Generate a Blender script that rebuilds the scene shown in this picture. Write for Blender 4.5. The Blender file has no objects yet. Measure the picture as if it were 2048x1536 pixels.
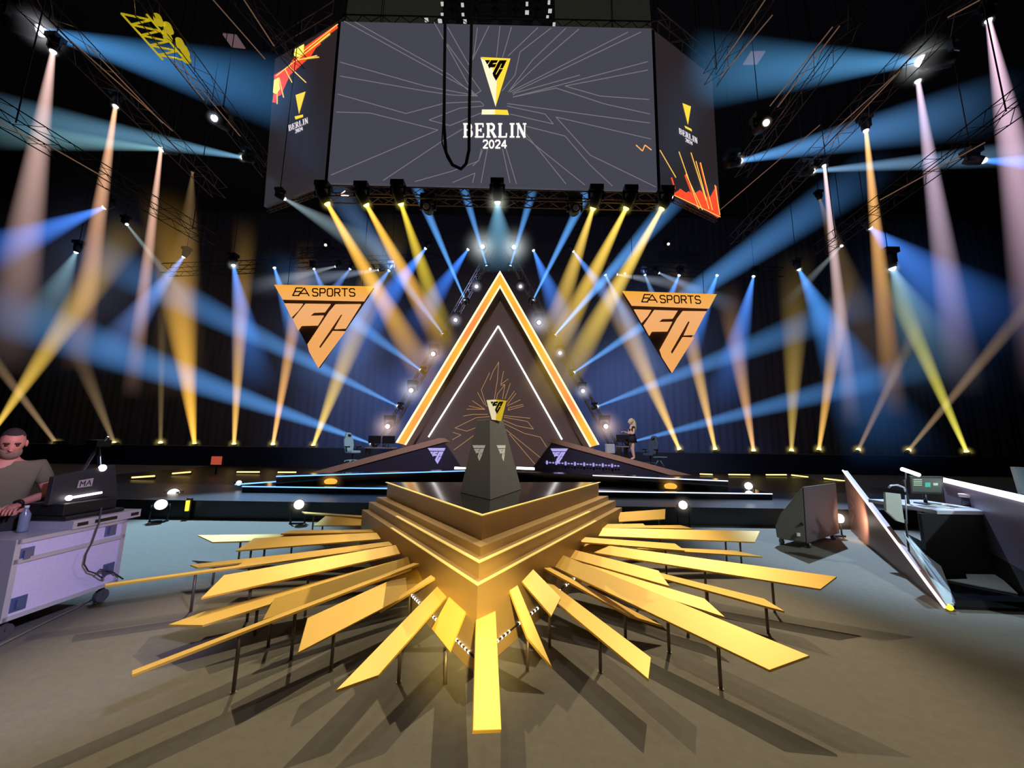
import bpy, bmesh, math, random
from mathutils import Vector, Matrix
random.seed(7)
SC = bpy.context.scene
COL = SC.collection
# ------------------------------------------------------------------ camera, world, exposure
F, PITCH, ROLL, EYE = 740.0, math.radians(8.5), math.radians(0.8), 1.65
_fw = Vector((0, math.cos(PITCH), math.sin(PITCH)))
_r = Vector((1, 0, 0)); _u = _r.cross(_fw)
CR = _r * math.cos(ROLL) + _u * math.sin(ROLL)
CU = _u * math.cos(ROLL) - _r * math.sin(ROLL)
CAM = Vector((0, 0, EYE))
cam = bpy.data.objects.new('camera', bpy.data.cameras.new('camera')); COL.objects.link(cam)
cam.data.sensor_width = 36; cam.data.lens = F / 2048 * 36; cam.data.clip_end = 200
cam.matrix_world = Matrix(((CR.x, CU.x, -_fw.x, 0), (CR.y, CU.y, -_fw.y, 0), (CR.z, CU.z, -_fw.z, EYE), (0, 0, 0, 1)))
SC.camera = cam
SC.view_settings.view_transform = 'Standard'; SC.view_settings.look = 'None'
SC.view_settings.gamma = 1.0; SC.view_settings.exposure = 0.0; SC.view_settings.use_curve_mapping = False
w = bpy.data.worlds.new('hall_dark'); SC.world = w; w.use_nodes = True
w.node_tree.nodes['Background'].inputs[0].default_value = (.012, .011, .014, 1)
w.node_tree.nodes['Background'].inputs[1].default_value = 1.0
SC.cycles.volume_step_rate = 2.5; SC.cycles.volume_max_steps = 96; SC.cycles.max_bounces = 4; SC.cycles.diffuse_bounces = 3; SC.cycles.glossy_bounces = 2; SC.cycles.caustics_reflective = False; SC.cycles.caustics_refractive = False; SC.cycles.sample_clamp_indirect = 2.5
SC.cycles.transparent_max_bounces = 16

def srgb(r, g, b):
    f = lambda c: (c / 255) / 12.92 if c / 255 <= .04045 else ((c / 255 + .055) / 1.055) ** 2.4
    return (f(r), f(g), f(b))

def lamp(name, loc, target, watts, col, angle=40, blend=.4, size=.08):
    l = bpy.data.lights.new(name, 'SPOT'); l.energy = watts; l.color = col; l.spot_size = math.radians(angle)
    l.spot_blend = blend; l.shadow_soft_size = size
    o = bpy.data.objects.new(name, l); COL.objects.link(o); o.location = loc
    o.rotation_euler = (Vector(target) - Vector(loc)).to_track_quat('-Z', 'Y').to_euler(); return o

WARM = (1, .82, .55); WHITE = (1, .93, .85)
lamp('key_spot', (5.0, 10.2, 9.0), (-.1, 3.3, .3), 4300, WARM, 36, .45, .04)
lamp('key_spot', (-5.2, 10.2, 9.0), (-.3, 3.3, .3), 4300, WARM, 36, .45, .04)
lamp('key_spot', (1.7, 9.8, 9.0), (-.2, 2.8, .3), 380, WHITE, 38, .35, .03)
lamp('key_spot', (-2.1, 9.8, 9.0), (-.2, 2.8, .3), 380, WHITE, 38, .35, .03)
lamp('front_spot', (.9, -4.5, 3.6), (-.25, 2.9, .36), 8500, (1, .76, .26), 8.5, 1.0, .12)
lamp('front_fill', (-1.5, -5, 7.5), (0, 4, 0), 240, (1, .86, .72), 62, .8, .4)  # added fill from behind the camera, no fixture stands there
lamp('blue_floor_wash', (-8.5, 12, 9.5), (-5.3, 6.7, 0), 17000, (.40, .68, 1), 24, .6, .1)
lamp('blue_floor_wash', (9.5, 12, 9.5), (5.6, 6.6, 0), 14000, (.48, .68, 1), 24, .6, .1)
lamp('stage_fill', (0, 6, 9), (-5, 14.6, .7), 3800, (.8, .75, 1), 40, .9, .2)  # added fill pair that lifts the dark ramps, no fixtures there
lamp('stage_fill', (1, 6, 9), (5.5, 14.6, .7), 3800, (.85, .78, 1), 40, .9, .2)
for x, tx, e in ((-5.5, -8, 9000), (5.5, 8.5, 7500), (-2.5, -4, 3500), (2.5, 4, 3500)):
    lamp('curtain_haze_fill', (x, 15.5, 11), (tx, 24, 3.5), e, (.25, .42, 1), 62, 1, .3)  # added blue spots; the lit curtain stands in for glowing haze
lamp('case_light', (.6, .6, 3.2), (-3.9, 3.2, .5), 900, (.62, .58, 1), 34, .5, .15)
lamp('desk_light', (7.0, 1.5, 4.5), (5.4, 4.4, .3), 800, (.72, .9, 1), 45, .6, .1)
lamp('roof_spot', (0, 3, 11), (0, 9, 16.5), 260, (1, .75, .6), 120, 1, .5)  # warm spot aimed up at the roof

# ------------------------------------------------------------------ pixel of the photograph -> point of the place
def V(*a): return Vector(a)
def ray(x, y): return _fw + CR * ((x - 1024) / F) - CU * ((y - 768) / F)
def Z(x, y, z): d = ray(x, y); return CAM + d * ((z - EYE) / d.z)
def Y(x, y, yy): d = ray(x, y); return CAM + d * (yy / d.y)
def onplane(p0, n):
    def f(x, y, off=0.0):
        d = ray(x, y); return CAM + d * ((p0 + n * off - CAM).dot(n) / d.dot(n))
    return f

# ------------------------------------------------------------------ materials
_M = {}
def mat(name, col, rough=.6, metal=0.0, emit=None, es=1.0, noise=0, nscale=30, bump=0, spec=.5, stretch=None):
    if name in _M: return _M[name]
    m = bpy.data.materials.new(name); m.use_nodes = True; nt = m.node_tree; b = nt.nodes['Principled BSDF']
    b.inputs['Base Color'].default_value = (*col, 1); b.inputs['Roughness'].default_value = rough
    b.inputs['Metallic'].default_value = metal; b.inputs['Specular IOR Level'].default_value = spec
    if emit: b.inputs['Emission Color'].default_value = (*emit, 1); b.inputs['Emission Strength'].default_value = es
    if noise or bump:
        tc = nt.nodes.new('ShaderNodeTexCoord'); n = nt.nodes.new('ShaderNodeTexNoise'); n.inputs['Scale'].default_value = nscale
        n.inputs['Detail'].default_value = 4
        if stretch:
            mp = nt.nodes.new('ShaderNodeMapping'); mp.inputs['Scale'].default_value = stretch
            nt.links.new(tc.outputs['Object'], mp.inputs[0]); nt.links.new(mp.outputs[0], n.inputs['Vector'])
        else: nt.links.new(tc.outputs['Object'], n.inputs['Vector'])
        if noise:
            r = nt.nodes.new('ShaderNodeMapRange'); r.inputs[3].default_value = 1 - noise; r.inputs[4].default_value = 1 + noise
            nt.links.new(n.outputs[0], r.inputs[0])
            x = nt.nodes.new('ShaderNodeVectorMath'); x.operation = 'SCALE'; x.inputs[0].default_value = col
            nt.links.new(r.outputs[0], x.inputs['Scale']); nt.links.new(x.outputs[0], b.inputs['Base Color'])
        if bump:
            bp = nt.nodes.new('ShaderNodeBump'); bp.inputs['Strength'].default_value = bump; bp.inputs['Distance'].default_value = .01
            nt.links.new(n.outputs[0], bp.inputs['Height']); nt.links.new(bp.outputs[0], b.inputs['Normal'])
    _M[name] = m; return m
def glow(name, col, s=1.0):
    return mat(name, (.02, .02, .02), .5, emit=col, es=s)

GOLD = mat('gold_paint', srgb(244, 198, 84), .50, .22, noise=.05, nscale=6, stretch=(1, 1, 1))
GOLD_BODY = mat('gold_brushed_body', srgb(188, 156, 104), .45, .3, noise=.06, nscale=5)
CARPET = mat('grey_carpet', srgb(108, 104, 92), .95, noise=.16, nscale=14, bump=.35)
BLACK = mat('black_metal', (.012, .012, .013), .45)
MATT = mat('black_cloth', (.010, .010, .012), .9)
SCENIC = mat('dark_scenic_panel', srgb(52, 44, 44), .7, noise=.08, nscale=3)
BROWN = mat('brown_ramp_face', srgb(190, 150, 122), .6, noise=.08, nscale=5)
GLOSS = mat('gloss_black_deck', (.008, .008, .010), .09, noise=0)
TRUSS = mat('truss_aluminium', srgb(120, 100, 88), .45, .6)
TRUSSD = mat('truss_black', srgb(30, 26, 26), .6, .3)
POST = mat('post_steel', srgb(120, 108, 98), .45, .5)
CURTAIN = mat('back_curtain', srgb(70, 70, 82), .95, noise=.08, nscale=1.2, stretch=(6, 6, .15))
DARKWALL = mat('dark_hall_wall', srgb(20, 17, 19), .95, noise=.3, nscale=2)

# ------------------------------------------------------------------ object helpers
WL = {}
def reg(o, name, mat_, parent):
    COL.objects.link(o)
    if parent is not None: o.parent = parent
    return o
def wloc(o): return WL.get(o.name, Vector((0, 0, 0)))
def tag(o, label=None, cat=None, group=None, kind=None):
    if label: o['label'] = label
    if cat: o['category'] = cat
    if group: o['group'] = group
    if kind: o['kind'] = kind
    return o
def thing(name, label, cat, loc, group=None):
    o = bpy.data.objects.new(name, None); o.empty_display_size = .1; COL.objects.link(o)
    o.location = loc; WL[o.name] = Vector(loc); return tag(o, label, cat, group)

class MB:
    def __init__(s): s.v = []; s.f = []; s.m = []; s.cur = 0; s.sm = []
    def add(s, vs, fs, smooth=False):
        b = len(s.v); s.v += [Vector(v) for v in vs]
        for f in fs: s.f.append([b + i for i in f]); s.m.append(s.cur); s.sm.append(smooth)
        return s
    def box(s, c, size, R=None):
        c = Vector(c); h = Vector(size) / 2; vs = []
        for k in range(8):
            p = Vector(((1 if k & 1 else -1) * h.x, (1 if k & 2 else -1) * h.y, (1 if k & 4 else -1) * h.z))
            vs.append(c + (R @ p if R else p))
        return s.add(vs, [(0, 2, 3, 1), (4, 5, 7, 6), (0, 1, 5, 4), (2, 6, 7, 3), (0, 4, 6, 2), (1, 3, 7, 5)])
    def prism(s, poly, d):
        poly = [Vector(p) for p in poly]; d = Vector(d); n = len(poly)
        fs = [list(range(n)), [n + i for i in range(n)][::-1]] + [(i, n + i, n + (i + 1) % n, (i + 1) % n) for i in range(n)]
        return s.add(poly + [p + d for p in poly], fs)
    def tube(s, pts, r, n=8, smooth=True, caps=True):
        pts = [Vector(p) for p in pts]; rs = r if isinstance(r, (list, tuple)) else [r] * len(pts)
        vs = []; up = None
        for i, p in enumerate(pts):
            t = (pts[min(i + 1, len(pts) - 1)] - pts[max(i - 1, 0)]).normalized()
            if up is None: up = t.orthogonal().normalized()
            up = (up - t * up.dot(t)).normalized(); sd = t.cross(up)
            for k in range(n):
                a = 2 * math.pi * k / n; vs.append(p + (up * math.cos(a) + sd * math.sin(a)) * rs[i])
        fs = []
        for i in range(len(pts) - 1):
            for k in range(n): fs.append((i * n + k, i * n + (k + 1) % n, (i + 1) * n + (k + 1) % n, (i + 1) * n + k))
        s.add(vs, fs, smooth)
        if caps: 
            b = len(s.v) - len(vs)
            s.f.append([b + k for k in range(n)][::-1]); s.m.append(s.cur); s.sm.append(False)
            s.f.append([b + (len(pts) - 1) * n + k for k in range(n)]); s.m.append(s.cur); s.sm.append(False)
        return s
    def ball(s, c, r, nu=14, nv=10, R=None, fn=None):
        c = Vector(c); r = Vector(r) if not isinstance(r, (int, float)) else Vector((r, r, r)); vs = []
        for j in range(nv + 1):
            th = math.pi * j / nv
            for i in range(nu):
                ph = 2 * math.pi * i / nu
                u = Vector((math.sin(th) * math.cos(ph), math.sin(th) * math.sin(ph), math.cos(th)))
                q = Vector((u.x * r.x, u.y * r.y, u.z * r.z))
                if fn: q = fn(u, q)
                vs.append(c + (R @ q if R else q))
        fs = [(j * nu + i, (j + 1) * nu + i, (j + 1) * nu + (i + 1) % nu, j * nu + (i + 1) % nu) for j in range(nv) for i in range(nu)]
        return s.add(vs, fs, True)
    def mesh_in(s, me, M=None):
        vs = [(M @ v.co) if M else v.co.copy() for v in me.vertices]
        return s.add(vs, [tuple(p.vertices) for p in me.polygons], True)
    def build(s, name, mats, parent=None, bevel=0, label=None):
        off = wloc(parent) if parent else Vector((0, 0, 0))
        me = bpy.data.meshes.new(name); me.from_pydata([v - off for v in s.v], [], s.f)
        for m in (mats if isinstance(mats, (list, tuple)) else [mats]): me.materials.append(m)
        for p, mi, sm in zip(me.polygons, s.m, s.sm): p.material_index = mi; p.use_smooth = sm
        me.validate(); me.update()
        bm = bmesh.new(); bm.from_mesh(me); bmesh.ops.recalc_face_normals(bm, faces=bm.faces); bm.to_mesh(me); bm.free()
        o = bpy.data.objects.new(name, me); COL.objects.link(o)
        if parent: o.parent = parent; WL[o.name] = off      # children are written in the thing's own frame
        if bevel:
            b = o.modifiers.new('bevel', 'BEVEL'); b.width = bevel; b.segments = 2; b.limit_method = 'ANGLE'
        if label: o['label'] = label
        return o
def part(name, fn, mats, parent, **k): mb = MB(); fn(mb); return mb.build(name, mats, parent, **k)
def struct(name, mb, m): return tag(mb.build(name, m), kind='structure')

def ribbon(mb, pts, wd, f, off=0.0):
    """a flat painted or lit line on a panel: pts in the photograph's pixels, laid on the panel by f"""
    for (x0, y0), (x1, y1) in zip(pts, pts[1:]):
        dx, dy = x1 - x0, y1 - y0; L = math.hypot(dx, dy) or 1; nx, ny = -dy / L * wd / 2, dx / L * wd / 2
        mb.add([f(x0 + nx, y0 + ny, off), f(x1 + nx, y1 + ny, off), f(x1 - nx, y1 - ny, off), f(x0 - nx, y0 - ny, off)], [(0, 1, 2, 3)])
def flat(mb, poly, f, off=0.0):
    mb.add([f(x, y, off) for x, y in poly], [list(range(len(poly)))])

# ------------------------------------------------------------------ the hall
struct('floor', MB().prism([(-36, -8, 0), (36, -8, 0), (36, 26, 0), (-36, 26, 0)], (0, 0, -.2)), CARPET)
struct('ceiling', MB().prism([(-36, -8, 18), (36, -8, 18), (36, 26, 18), (-36, 26, 18)], (0, 0, .2)), DARKWALL)
def folds(mb, x0, x1, y, z0, z1, n):
    vs = []; fs = []
    for i in range(n + 1):
        x = x0 + (x1 - x0) * i / n; yy = y + .05 * math.sin(i * 1.9) + .03 * math.sin(i * .7)
        vs += [(x, yy, z0), (x, yy, z1)]
    for i in range(n): fs.append((2 * i, 2 * i + 2, 2 * i + 3, 2 * i + 1))
    mb.add(vs, fs, True)
mb = MB(); folds(mb, -36, 36, 25.2, 0, 18, 480); struct('wall_back', mb, CURTAIN)
struct('wall_left', MB().box((-36.1, 9, 9), (.2, 34, 18)), DARKWALL)
struct('wall_right', MB().box((36.1, 9, 9), (.2, 34, 18)), DARKWALL)
struct('wall_front', MB().box((0, -8.1, 9), (72, .2, 18)), DARKWALL)

# ------------------------------------------------------------------ stepped gold platform
T0, L0, R0 = Z(965, 1030, .98), Z(775, 965, .98), Z(1197, 965, .98)
def tier(d, z):
    def off(p, q, s):
        e = (q - p).normalized(); n = Vector((e.y, -e.x, 0)) * s; return p + n * d, q + n * d
    def isect(a, b, c, e):
        r = b - a; s = e - c; t = ((c - a).x * s.y - (c - a).y * s.x) / (r.x * s.y - r.y * s.x); return a + r * t
    T, L, R = [Vector((p.x, p.y, 0)) for p in (T0, L0, R0)]
    a, b = off(T, L, -1); c, e = off(T, R, 1)
    if (a - T).dot(T - (L + R) / 2) < 0: a, b = off(T, L, 1)
    if (c - T).dot(T - (L + R) / 2) < 0: c, e = off(T, R, -1)
    t = isect(a, b, c, e); l = isect(a, b, L, R); r = isect(c, e, L, R)
    return [Vector((p.x, p.y, z)) for p in (t, r, l)]
plat = thing('stepped_platform', 'gold arrow-shaped stepped platform with black glossy top carrying the grey plinth', 'platform', (T0.x, 4.8, 0))
TIERS = [(0.0, .77, .98), (.125, .70, .77), (.22, .59, .70), (.30, .0, .59)]
for i, (d, z0, z1) in enumerate(TIERS):
    p = tier(d, z0)
    m = MB().prism(p, (0, 0, z1 - z0)).build(['top_step', 'upper_step', 'middle_step', 'base_step'][i], GOLD_BODY, plat)
EDGE = mat('cream_edge_glow', srgb(250, 225, 130), .4, emit=srgb(250, 215, 120), es=.55)  # emission stands in for light caught on the platform's edges
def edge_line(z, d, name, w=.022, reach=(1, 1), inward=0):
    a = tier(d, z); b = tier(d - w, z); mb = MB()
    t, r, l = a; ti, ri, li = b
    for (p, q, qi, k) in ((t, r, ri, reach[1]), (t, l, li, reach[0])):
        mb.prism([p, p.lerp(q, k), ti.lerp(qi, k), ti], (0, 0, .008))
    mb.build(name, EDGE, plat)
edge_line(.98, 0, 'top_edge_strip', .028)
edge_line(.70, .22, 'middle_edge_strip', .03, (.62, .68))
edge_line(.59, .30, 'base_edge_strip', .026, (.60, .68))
a = tier(-.028, .981); MB().prism(a, (0, 0, .004)).build('black_top', GLOSS, plat, label='glossy black platform top')
# row of small lamps along the foot of the base
mb = MB(); t, r, l = tier(.303, .11)
mb.cur = 1
for q in (r, l): mb.tube([t, t.lerp(q, .5)], .007, 5)
mb.cur = 0
for q, n0, n1 in ((r, .03, .5), (l, .03, .5)):
    for k in range(34):
        f = n0 + (n1 - n0) * k / 33; p = t.lerp(q, f)
        if k % 9 in (7, 8): continue
        mb.ball(p, .011, 6, 4)
mb.build('foot_lamp_row', [glow('foot_lamp', (1, .93, .8), 6), BLACK], plat)
BT, BR, BL = tier(.30, .3)
def bodyhit(x, y, side):
    q = BR if side > 0 else BL; n = Vector((q.y - BT.y, -(q.x - BT.x), 0)); d = ray(x, y)
    return CAM + d * (n.dot(Vector((BT.x, BT.y, 0)) - Vector((0, 0, 0))) / n.dot(d))

# ------------------------------------------------------------------ gold rays: near edge outer->inner, far edge inner->outer, width, height of outer end, posts
def ray_plank(side, A, B, C, D, W, zo, posts, label, extra=None, th=.018, tilt=1, zi=None):
    pb = bodyhit(*B, side)
    if zi is not None or not (.12 < pb.z < .56): pb = Z(*B, zi if zi is not None else min(max(pb.z, .2), .52))
    pa = Z(*A, zo); u = (pb - pa).normalized()
    d = ray(*C).normalized(); m = CAM - pb     # |(m+d t) x u| = W
    a_ = d - u * d.dot(u); b_ = m - u * m.dot(u)
    qa, qb, qc = a_.dot(a_), 2 * a_.dot(b_), b_.dot(b_) - W * W
    disc = qb * qb - 4 * qa * qc
    t = (-qb + tilt * math.sqrt(max(disc, 0))) / (2 * qa)
    pc = CAM + d * t
    n = (pb - pa).cross(pc - pa).normalized()
    if n.z < 0: n = -n
    f = onplane(pa, n)
    poly = [pa, pb, pc, f(*D)] + [f(*e) for e in (extra or [])]
    c = sum(poly, Vector()) / len(poly)
    # run the inner end into the platform
    inn = u * .10
    poly[1] = pb + inn; poly[2] = pc + inn
    o = thing('gold_ray_plank', label, 'plank', (c.x, c.y, 0), 'gold planks radiating from the platform')
    MB().prism(poly, n * -th).build('board', GOLD, o, bevel=.002)
    mid = (Vector(poly[0]) + poly[1]) / 2
    for (x, y) in posts:
        q = Z(x, y, 0)
        # keep the post under the board
        ab = Vector((pb.x - pa.x, pb.y - pa.y, 0)); ac = f(*D) - pa
        k = Vector((q.x - pa.x, q.y - pa.y, 0)).dot(ab) / ab.length_squared; k = min(max(k, .06), .95)
        lat = (Vector((pc.x, pc.y, 0)) - Vector((pb.x, pb.y, 0))); lat -= ab.normalized() * lat.dot(ab.normalized())
        s = (Vector((q.x, q.y, 0)) - (Vector((pa.x, pa.y, 0)) + ab * k)).dot(lat) / max(lat.length_squared, 1e-6)
        s = min(max(s, .15), .8)
        g = Vector((pa.x, pa.y, 0)) + ab * k + lat * s
        zt = pa.z - (n.x * (g.x - pa.x) + n.y * (g.y - pa.y)) / n.z - th if abs(n.z) > .05 else pa.z
        zt = min(max(zt, .08), .6)
        mb = MB().tube([(g.x, g.y, 0), (g.x, g.y, zt + .004)], .012, 10); mb.tube([(g.x, g.y, 0), (g.x, g.y, .005)], .018, 12, False)
        mb.build('support_post', POST, o)
    return o
LS, RS = -1, 1
P = ray_plank
# the left side, from the front round to the back
P(LS, (946, 1461), (952, 1246), (990, 1192), (1003, 1459), .16, .27, [], 'long straight gold plank pointing at the camera from the platform tip', zi=.36)
P(LS, (899, 1302), (931, 1223), (905, 1183), (863, 1257), .22, .22, [(888, 1378)], 'short bright gold plank just left of the one pointing at the camera')
P(LS, (672, 1381), (893, 1193), (873, 1176), (672, 1379), .16, .24, [(797, 1365)], 'bright gold plank slanting down-left with a pointed tip lowest on that side', extra=None) if False else None
def P2(*a, **k): return ray_plank(*a, **k)
P(LS, (757, 1350), (893, 1193), (873, 1174), (672, 1380), .15, .25, [(797, 1365)], 'bright yellow plank with a pointed tip, lowest reaching of those left of centre')
P(LS, (760, 1223), (870, 1156), (862, 1148), (757, 1221), .10, .22, [(808, 1232)], 'small tapering gold plank between the lowest pointed and the broad tan left ones', extra=None)
P(LS, (596, 1305), (850, 1172), (850, 1128), (615, 1236), .22, .27, [(662, 1342)], 'broad tan gold plank with its wide face towards the camera, left of centre')
P(LS, (263, 1349), (839, 1127), (839, 1121), (264, 1341), .16, .34, [(470, 1390), (563, 1303)], 'longest left plank seen on edge as a thin bright yellow line, reaching lowest left')
P(LS, (525, 1240), (825, 1141), (820, 1112), (549, 1196), .17, .26, [(528, 1280)], 'orange gold plank behind the low thin line, with a slanted cut end')
P(LS, (405, 1250), (815, 1122), (812, 1116), (402, 1225), .14, .22, [(497, 1212)], 'narrow orange plank low on the left with a long pointed end', extra=[(337, 1249)])
P(LS, (402, 1196), (801, 1107), (798, 1089), (448, 1150), .17, .30, [(600, 1170), (494, 1242)], 'brightest yellow plank on the left, broad with a slanted pointed end')
P(LS, (210, 1171), (784, 1092), (782, 1088), (210, 1167), .16, .33, [(368, 1240)], 'very long plank seen on edge as a yellow line reaching the white flight case')
P(LS, (475, 1131), (786, 1090), (784, 1082), (497, 1118), .15, .30, [], 'orange plank lying just above the long yellow line, broad end at left')
P(LS, (395, 1135), (770, 1094), (768, 1087), (380, 1129), .13, .22, [(435, 1142)], 'dull orange plank tip poking out above the long yellow line')
P(LS, (472, 1101), (770, 1077), (767, 1065), (509, 1076), .17, .30, [(539, 1112), (584, 1105)], 'olive gold plank with slanted end, broadest of the far left ones', zi=.40)
P(LS, (425, 1084), (760, 1074), (758, 1066), (395, 1070), .13, .26, [(487, 1118)], 'dark brown shaded plank with a pointed tip, far left above the olive one', zi=.38)
P(LS, (562, 1067), (757, 1064), (754, 1059), (583, 1060), .13, .36, [(611, 1105)], 'thin olive plank behind the broad olive one on the left', zi=.42)
P(LS, (627, 1051), (735, 1051), (731, 1036), (651, 1032), .18, .30, [(652, 1060)], 'short broad olive plank beside the back left platform corner', zi=.36)
P(LS, (610, 1027), (723, 1034), (722, 1031), (603, 1023), .14, .40, [(640, 1046)], 'thin brown plank at the back left corner of the platform', zi=.44)
# the right side
P(RS, (1054, 1273), (1019, 1181), (1043, 1189), (1104, 1334), .11, .24, [(1057, 1375)], 'narrow tapering gold plank just right of the one pointing at the camera', extra=None)
P(RS, (1103, 1232), (1046, 1166), (1070, 1143), (1122, 1195), .20, .26, [(1097, 1297)], 'short very pale gold plank to the right of the platform tip', zi=.42)
P(RS, (1297, 1358), (1072, 1170), (1084, 1152), (1302, 1315), .15, .24, [(1201, 1345)], 'long pale yellow plank running down-right with a square-cut end')
P(RS, (1260, 1231), (1088, 1136), (1094, 1132), (1325, 1251), .13, .22, [(1272, 1290)], 'slim plank seen nearly on edge between two broad ones on the right')
P(RS, (1539, 1340), (1110, 1134), (1120, 1108), (1619, 1311), .20, .27, [(1440, 1380), (1367, 1288)], 'largest tan gold plank on the right, ending closest to the lower right corner')
P(RS, (1450, 1234), (1130, 1130), (1138, 1118), (1409, 1197), .14, .24, [(1412, 1212)], 'red-brown shaded plank showing above the largest right one', extra=[(1463, 1238)][:0])
P(RS, (1339, 1172), (1140, 1116), (1150, 1100), (1317, 1141), .17, .30, [(1333, 1152)], 'plank with a white-hot highlight at its inner end, right of the platform')
P(RS, (1569, 1222), (1160, 1112), (1164, 1107), (1528, 1197), .12, .25, [(1432, 1210), (1548, 1225)], 'brownish gold plank with a long pointed end below the two-tone one')
P(RS, (1641, 1178), (1163, 1101), (1163, 1084), (1674, 1153), .17, .32, [(1548, 1222), (1412, 1186)], 'long plank turning from pale yellow to orange at its tip, furthest reaching on the right')
P(RS, (1370, 1101), (1178, 1085), (1178, 1075), (1350, 1087), .14, .30, [(1333, 1150)], 'thin gold plank behind the two-tone one with a slanted end', zi=.45)
P(RS, (1525, 1113), (1290, 1098), (1290, 1093), (1470, 1101), .12, .22, [], 'dull gold plank tip poking out right of the thin ones', zi=.30)
P(RS, (1510, 1084), (1197, 1072), (1200, 1056), (1520, 1062), .17, .32, [(1395, 1096), (1447, 1100)], 'bright yellow plank lying nearly level, longest of the back right ones')
P(RS, (1296, 1056), (1216, 1056), (1218, 1048), (1286, 1047), .13, .40, [], 'short gold plank above the level yellow one on the right', zi=.45)
P(RS, (1386, 1057), (1290, 1056), (1290, 1051), (1361, 1050), .12, .36, [], 'slim pale plank tip right of the short one above the level yellow plank', zi=.40)
P(RS, (1330, 1038), (1250, 1043), (1249, 1024), (1331, 1018), .18, .45, [(1300, 1051)], 'short broad tan plank at the back right corner of the platform', zi=.42)

# ------------------------------------------------------------------ emblem shared by the signs (unit triangle, point down)
_u0, _u1, _u2 = (550, 571), (746, 574), (637, 735)
def to_uv(x, y):
    ax, ay = _u1[0] - _u0[0], _u1[1] - _u0[1]; bx, by = _u2[0] - _u0[0], _u2[1] - _u0[1]
    det = ax * by - ay * bx; px, py = x - _u0[0], y - _u0[1]
    s = (px * by - py * bx) / det; t = (ax * py - ay * px) / det
    return (s, t)       # point = P0 + s*(P1-P0) + t*(P2-P0)
def zz(l): return [to_uv(500 + u / 4.096, 350 + v / 4.096) for u, v in l]
EMB_BAR = [to_uv(*p) for p in ((550, 571), (746, 574), (727, 603.5), (567, 600.5))]
EMB_TICK = zz([(290, 1060), (436, 1062), (398, 1118), (345, 1172)])
EMB_F = [zz([(460, 1062), (660, 1064), (612, 1130), (524, 1134), (492, 1162), (604, 1158), (556, 1238), (425, 1242), (401, 1277), (360, 1190)])]
EMB_C = [zz([(702, 1066), (905, 1064), (780, 1262), (692, 1268), (757, 1152), (742, 1148), (568, 1406), (572, 1422), (582, 1420), (680, 1284), (776, 1286), (563, 1576), (492, 1450), (478, 1392), (650, 1128)])]
def emb(mb, P0, P1, P2, polys, off, depth):
    n = (P1 - P0).cross(P2 - P0).normalized()
    if n.dot(CAM - P0) < 0: n = -n
    for pl in polys:
        mb.prism([P0 + (P1 - P0) * s + (P2 - P0) * t + n * off for s, t in pl], n * depth)
def strokes(mb, pts, wd, place, depth):
    """thick pen strokes in a letter's own flat frame"""
    for (x0, y0), (x1, y1) in zip(pts, pts[1:]):
        dx, dy = x1 - x0, y1 - y0; L = math.hypot(dx, dy) or 1; nx, ny = -dy / L * wd / 2, dx / L * wd / 2
        ex, ey = dx / L * wd * .25, dy / L * wd * .25
        q = [place(x0 + nx - ex, y0 + ny - ey), place(x1 + nx + ex, y1 + ny + ey), place(x1 - nx + ex, y1 - ny + ey), place(x0 - nx - ex, y0 - ny - ey)]
        mb.prism(q, depth)
def arc(cx, cy, rx, ry, a0, a1, n=8): return [(cx + rx * math.cos(math.radians(a0 + (a1 - a0) * k / n)), cy + ry * math.sin(math.radians(a0 + (a1 - a0) * k / n))) for k in range(n + 1)]
SANS = {'S': [[(.9, .85), (.75, 1), (.2, 1), (.05, .85), (.05, .65), (.2, .52), (.75, .48), (.92, .35), (.92, .15), (.75, 0), (.2, 0), (.05, .15)]],
        'P': [[(.05, 0), (.05, 1), (.75, 1), (.9, .85), (.9, .6), (.75, .45), (.05, .45)]],
        'O': [[(.2, 0), (.05, .15), (.05, .85), (.2, 1), (.75, 1), (.9, .85), (.9, .15), (.75, 0), (.2, 0)]],
        'R': [[(.05, 0), (.05, 1), (.75, 1), (.9, .85), (.9, .62), (.75, .48), (.05, .48)], [(.5, .48), (.92, 0)]],
        'T': [[(0, 1), (.95, 1)], [(.47, 1), (.47, 0)]],
        'M': [[(.05, 0), (.05, 1), (.5, .4), (.95, 1), (.95, 0)]], 'A': [[(0, 0), (.5, 1), (1, 0)], [(.2, .35), (.8, .35)]],
        '2': [[(.08, .82), (.22, 1), (.72, 1), (.88, .82), (.88, .62), (.08, 0), (.92, 0)]],
        '0': [arc(.48, .5, .42, .5, 0, 360, 16)], '4': [[(.72, 0), (.72, 1), (.05, .28), (.98, .28)]]}
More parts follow.
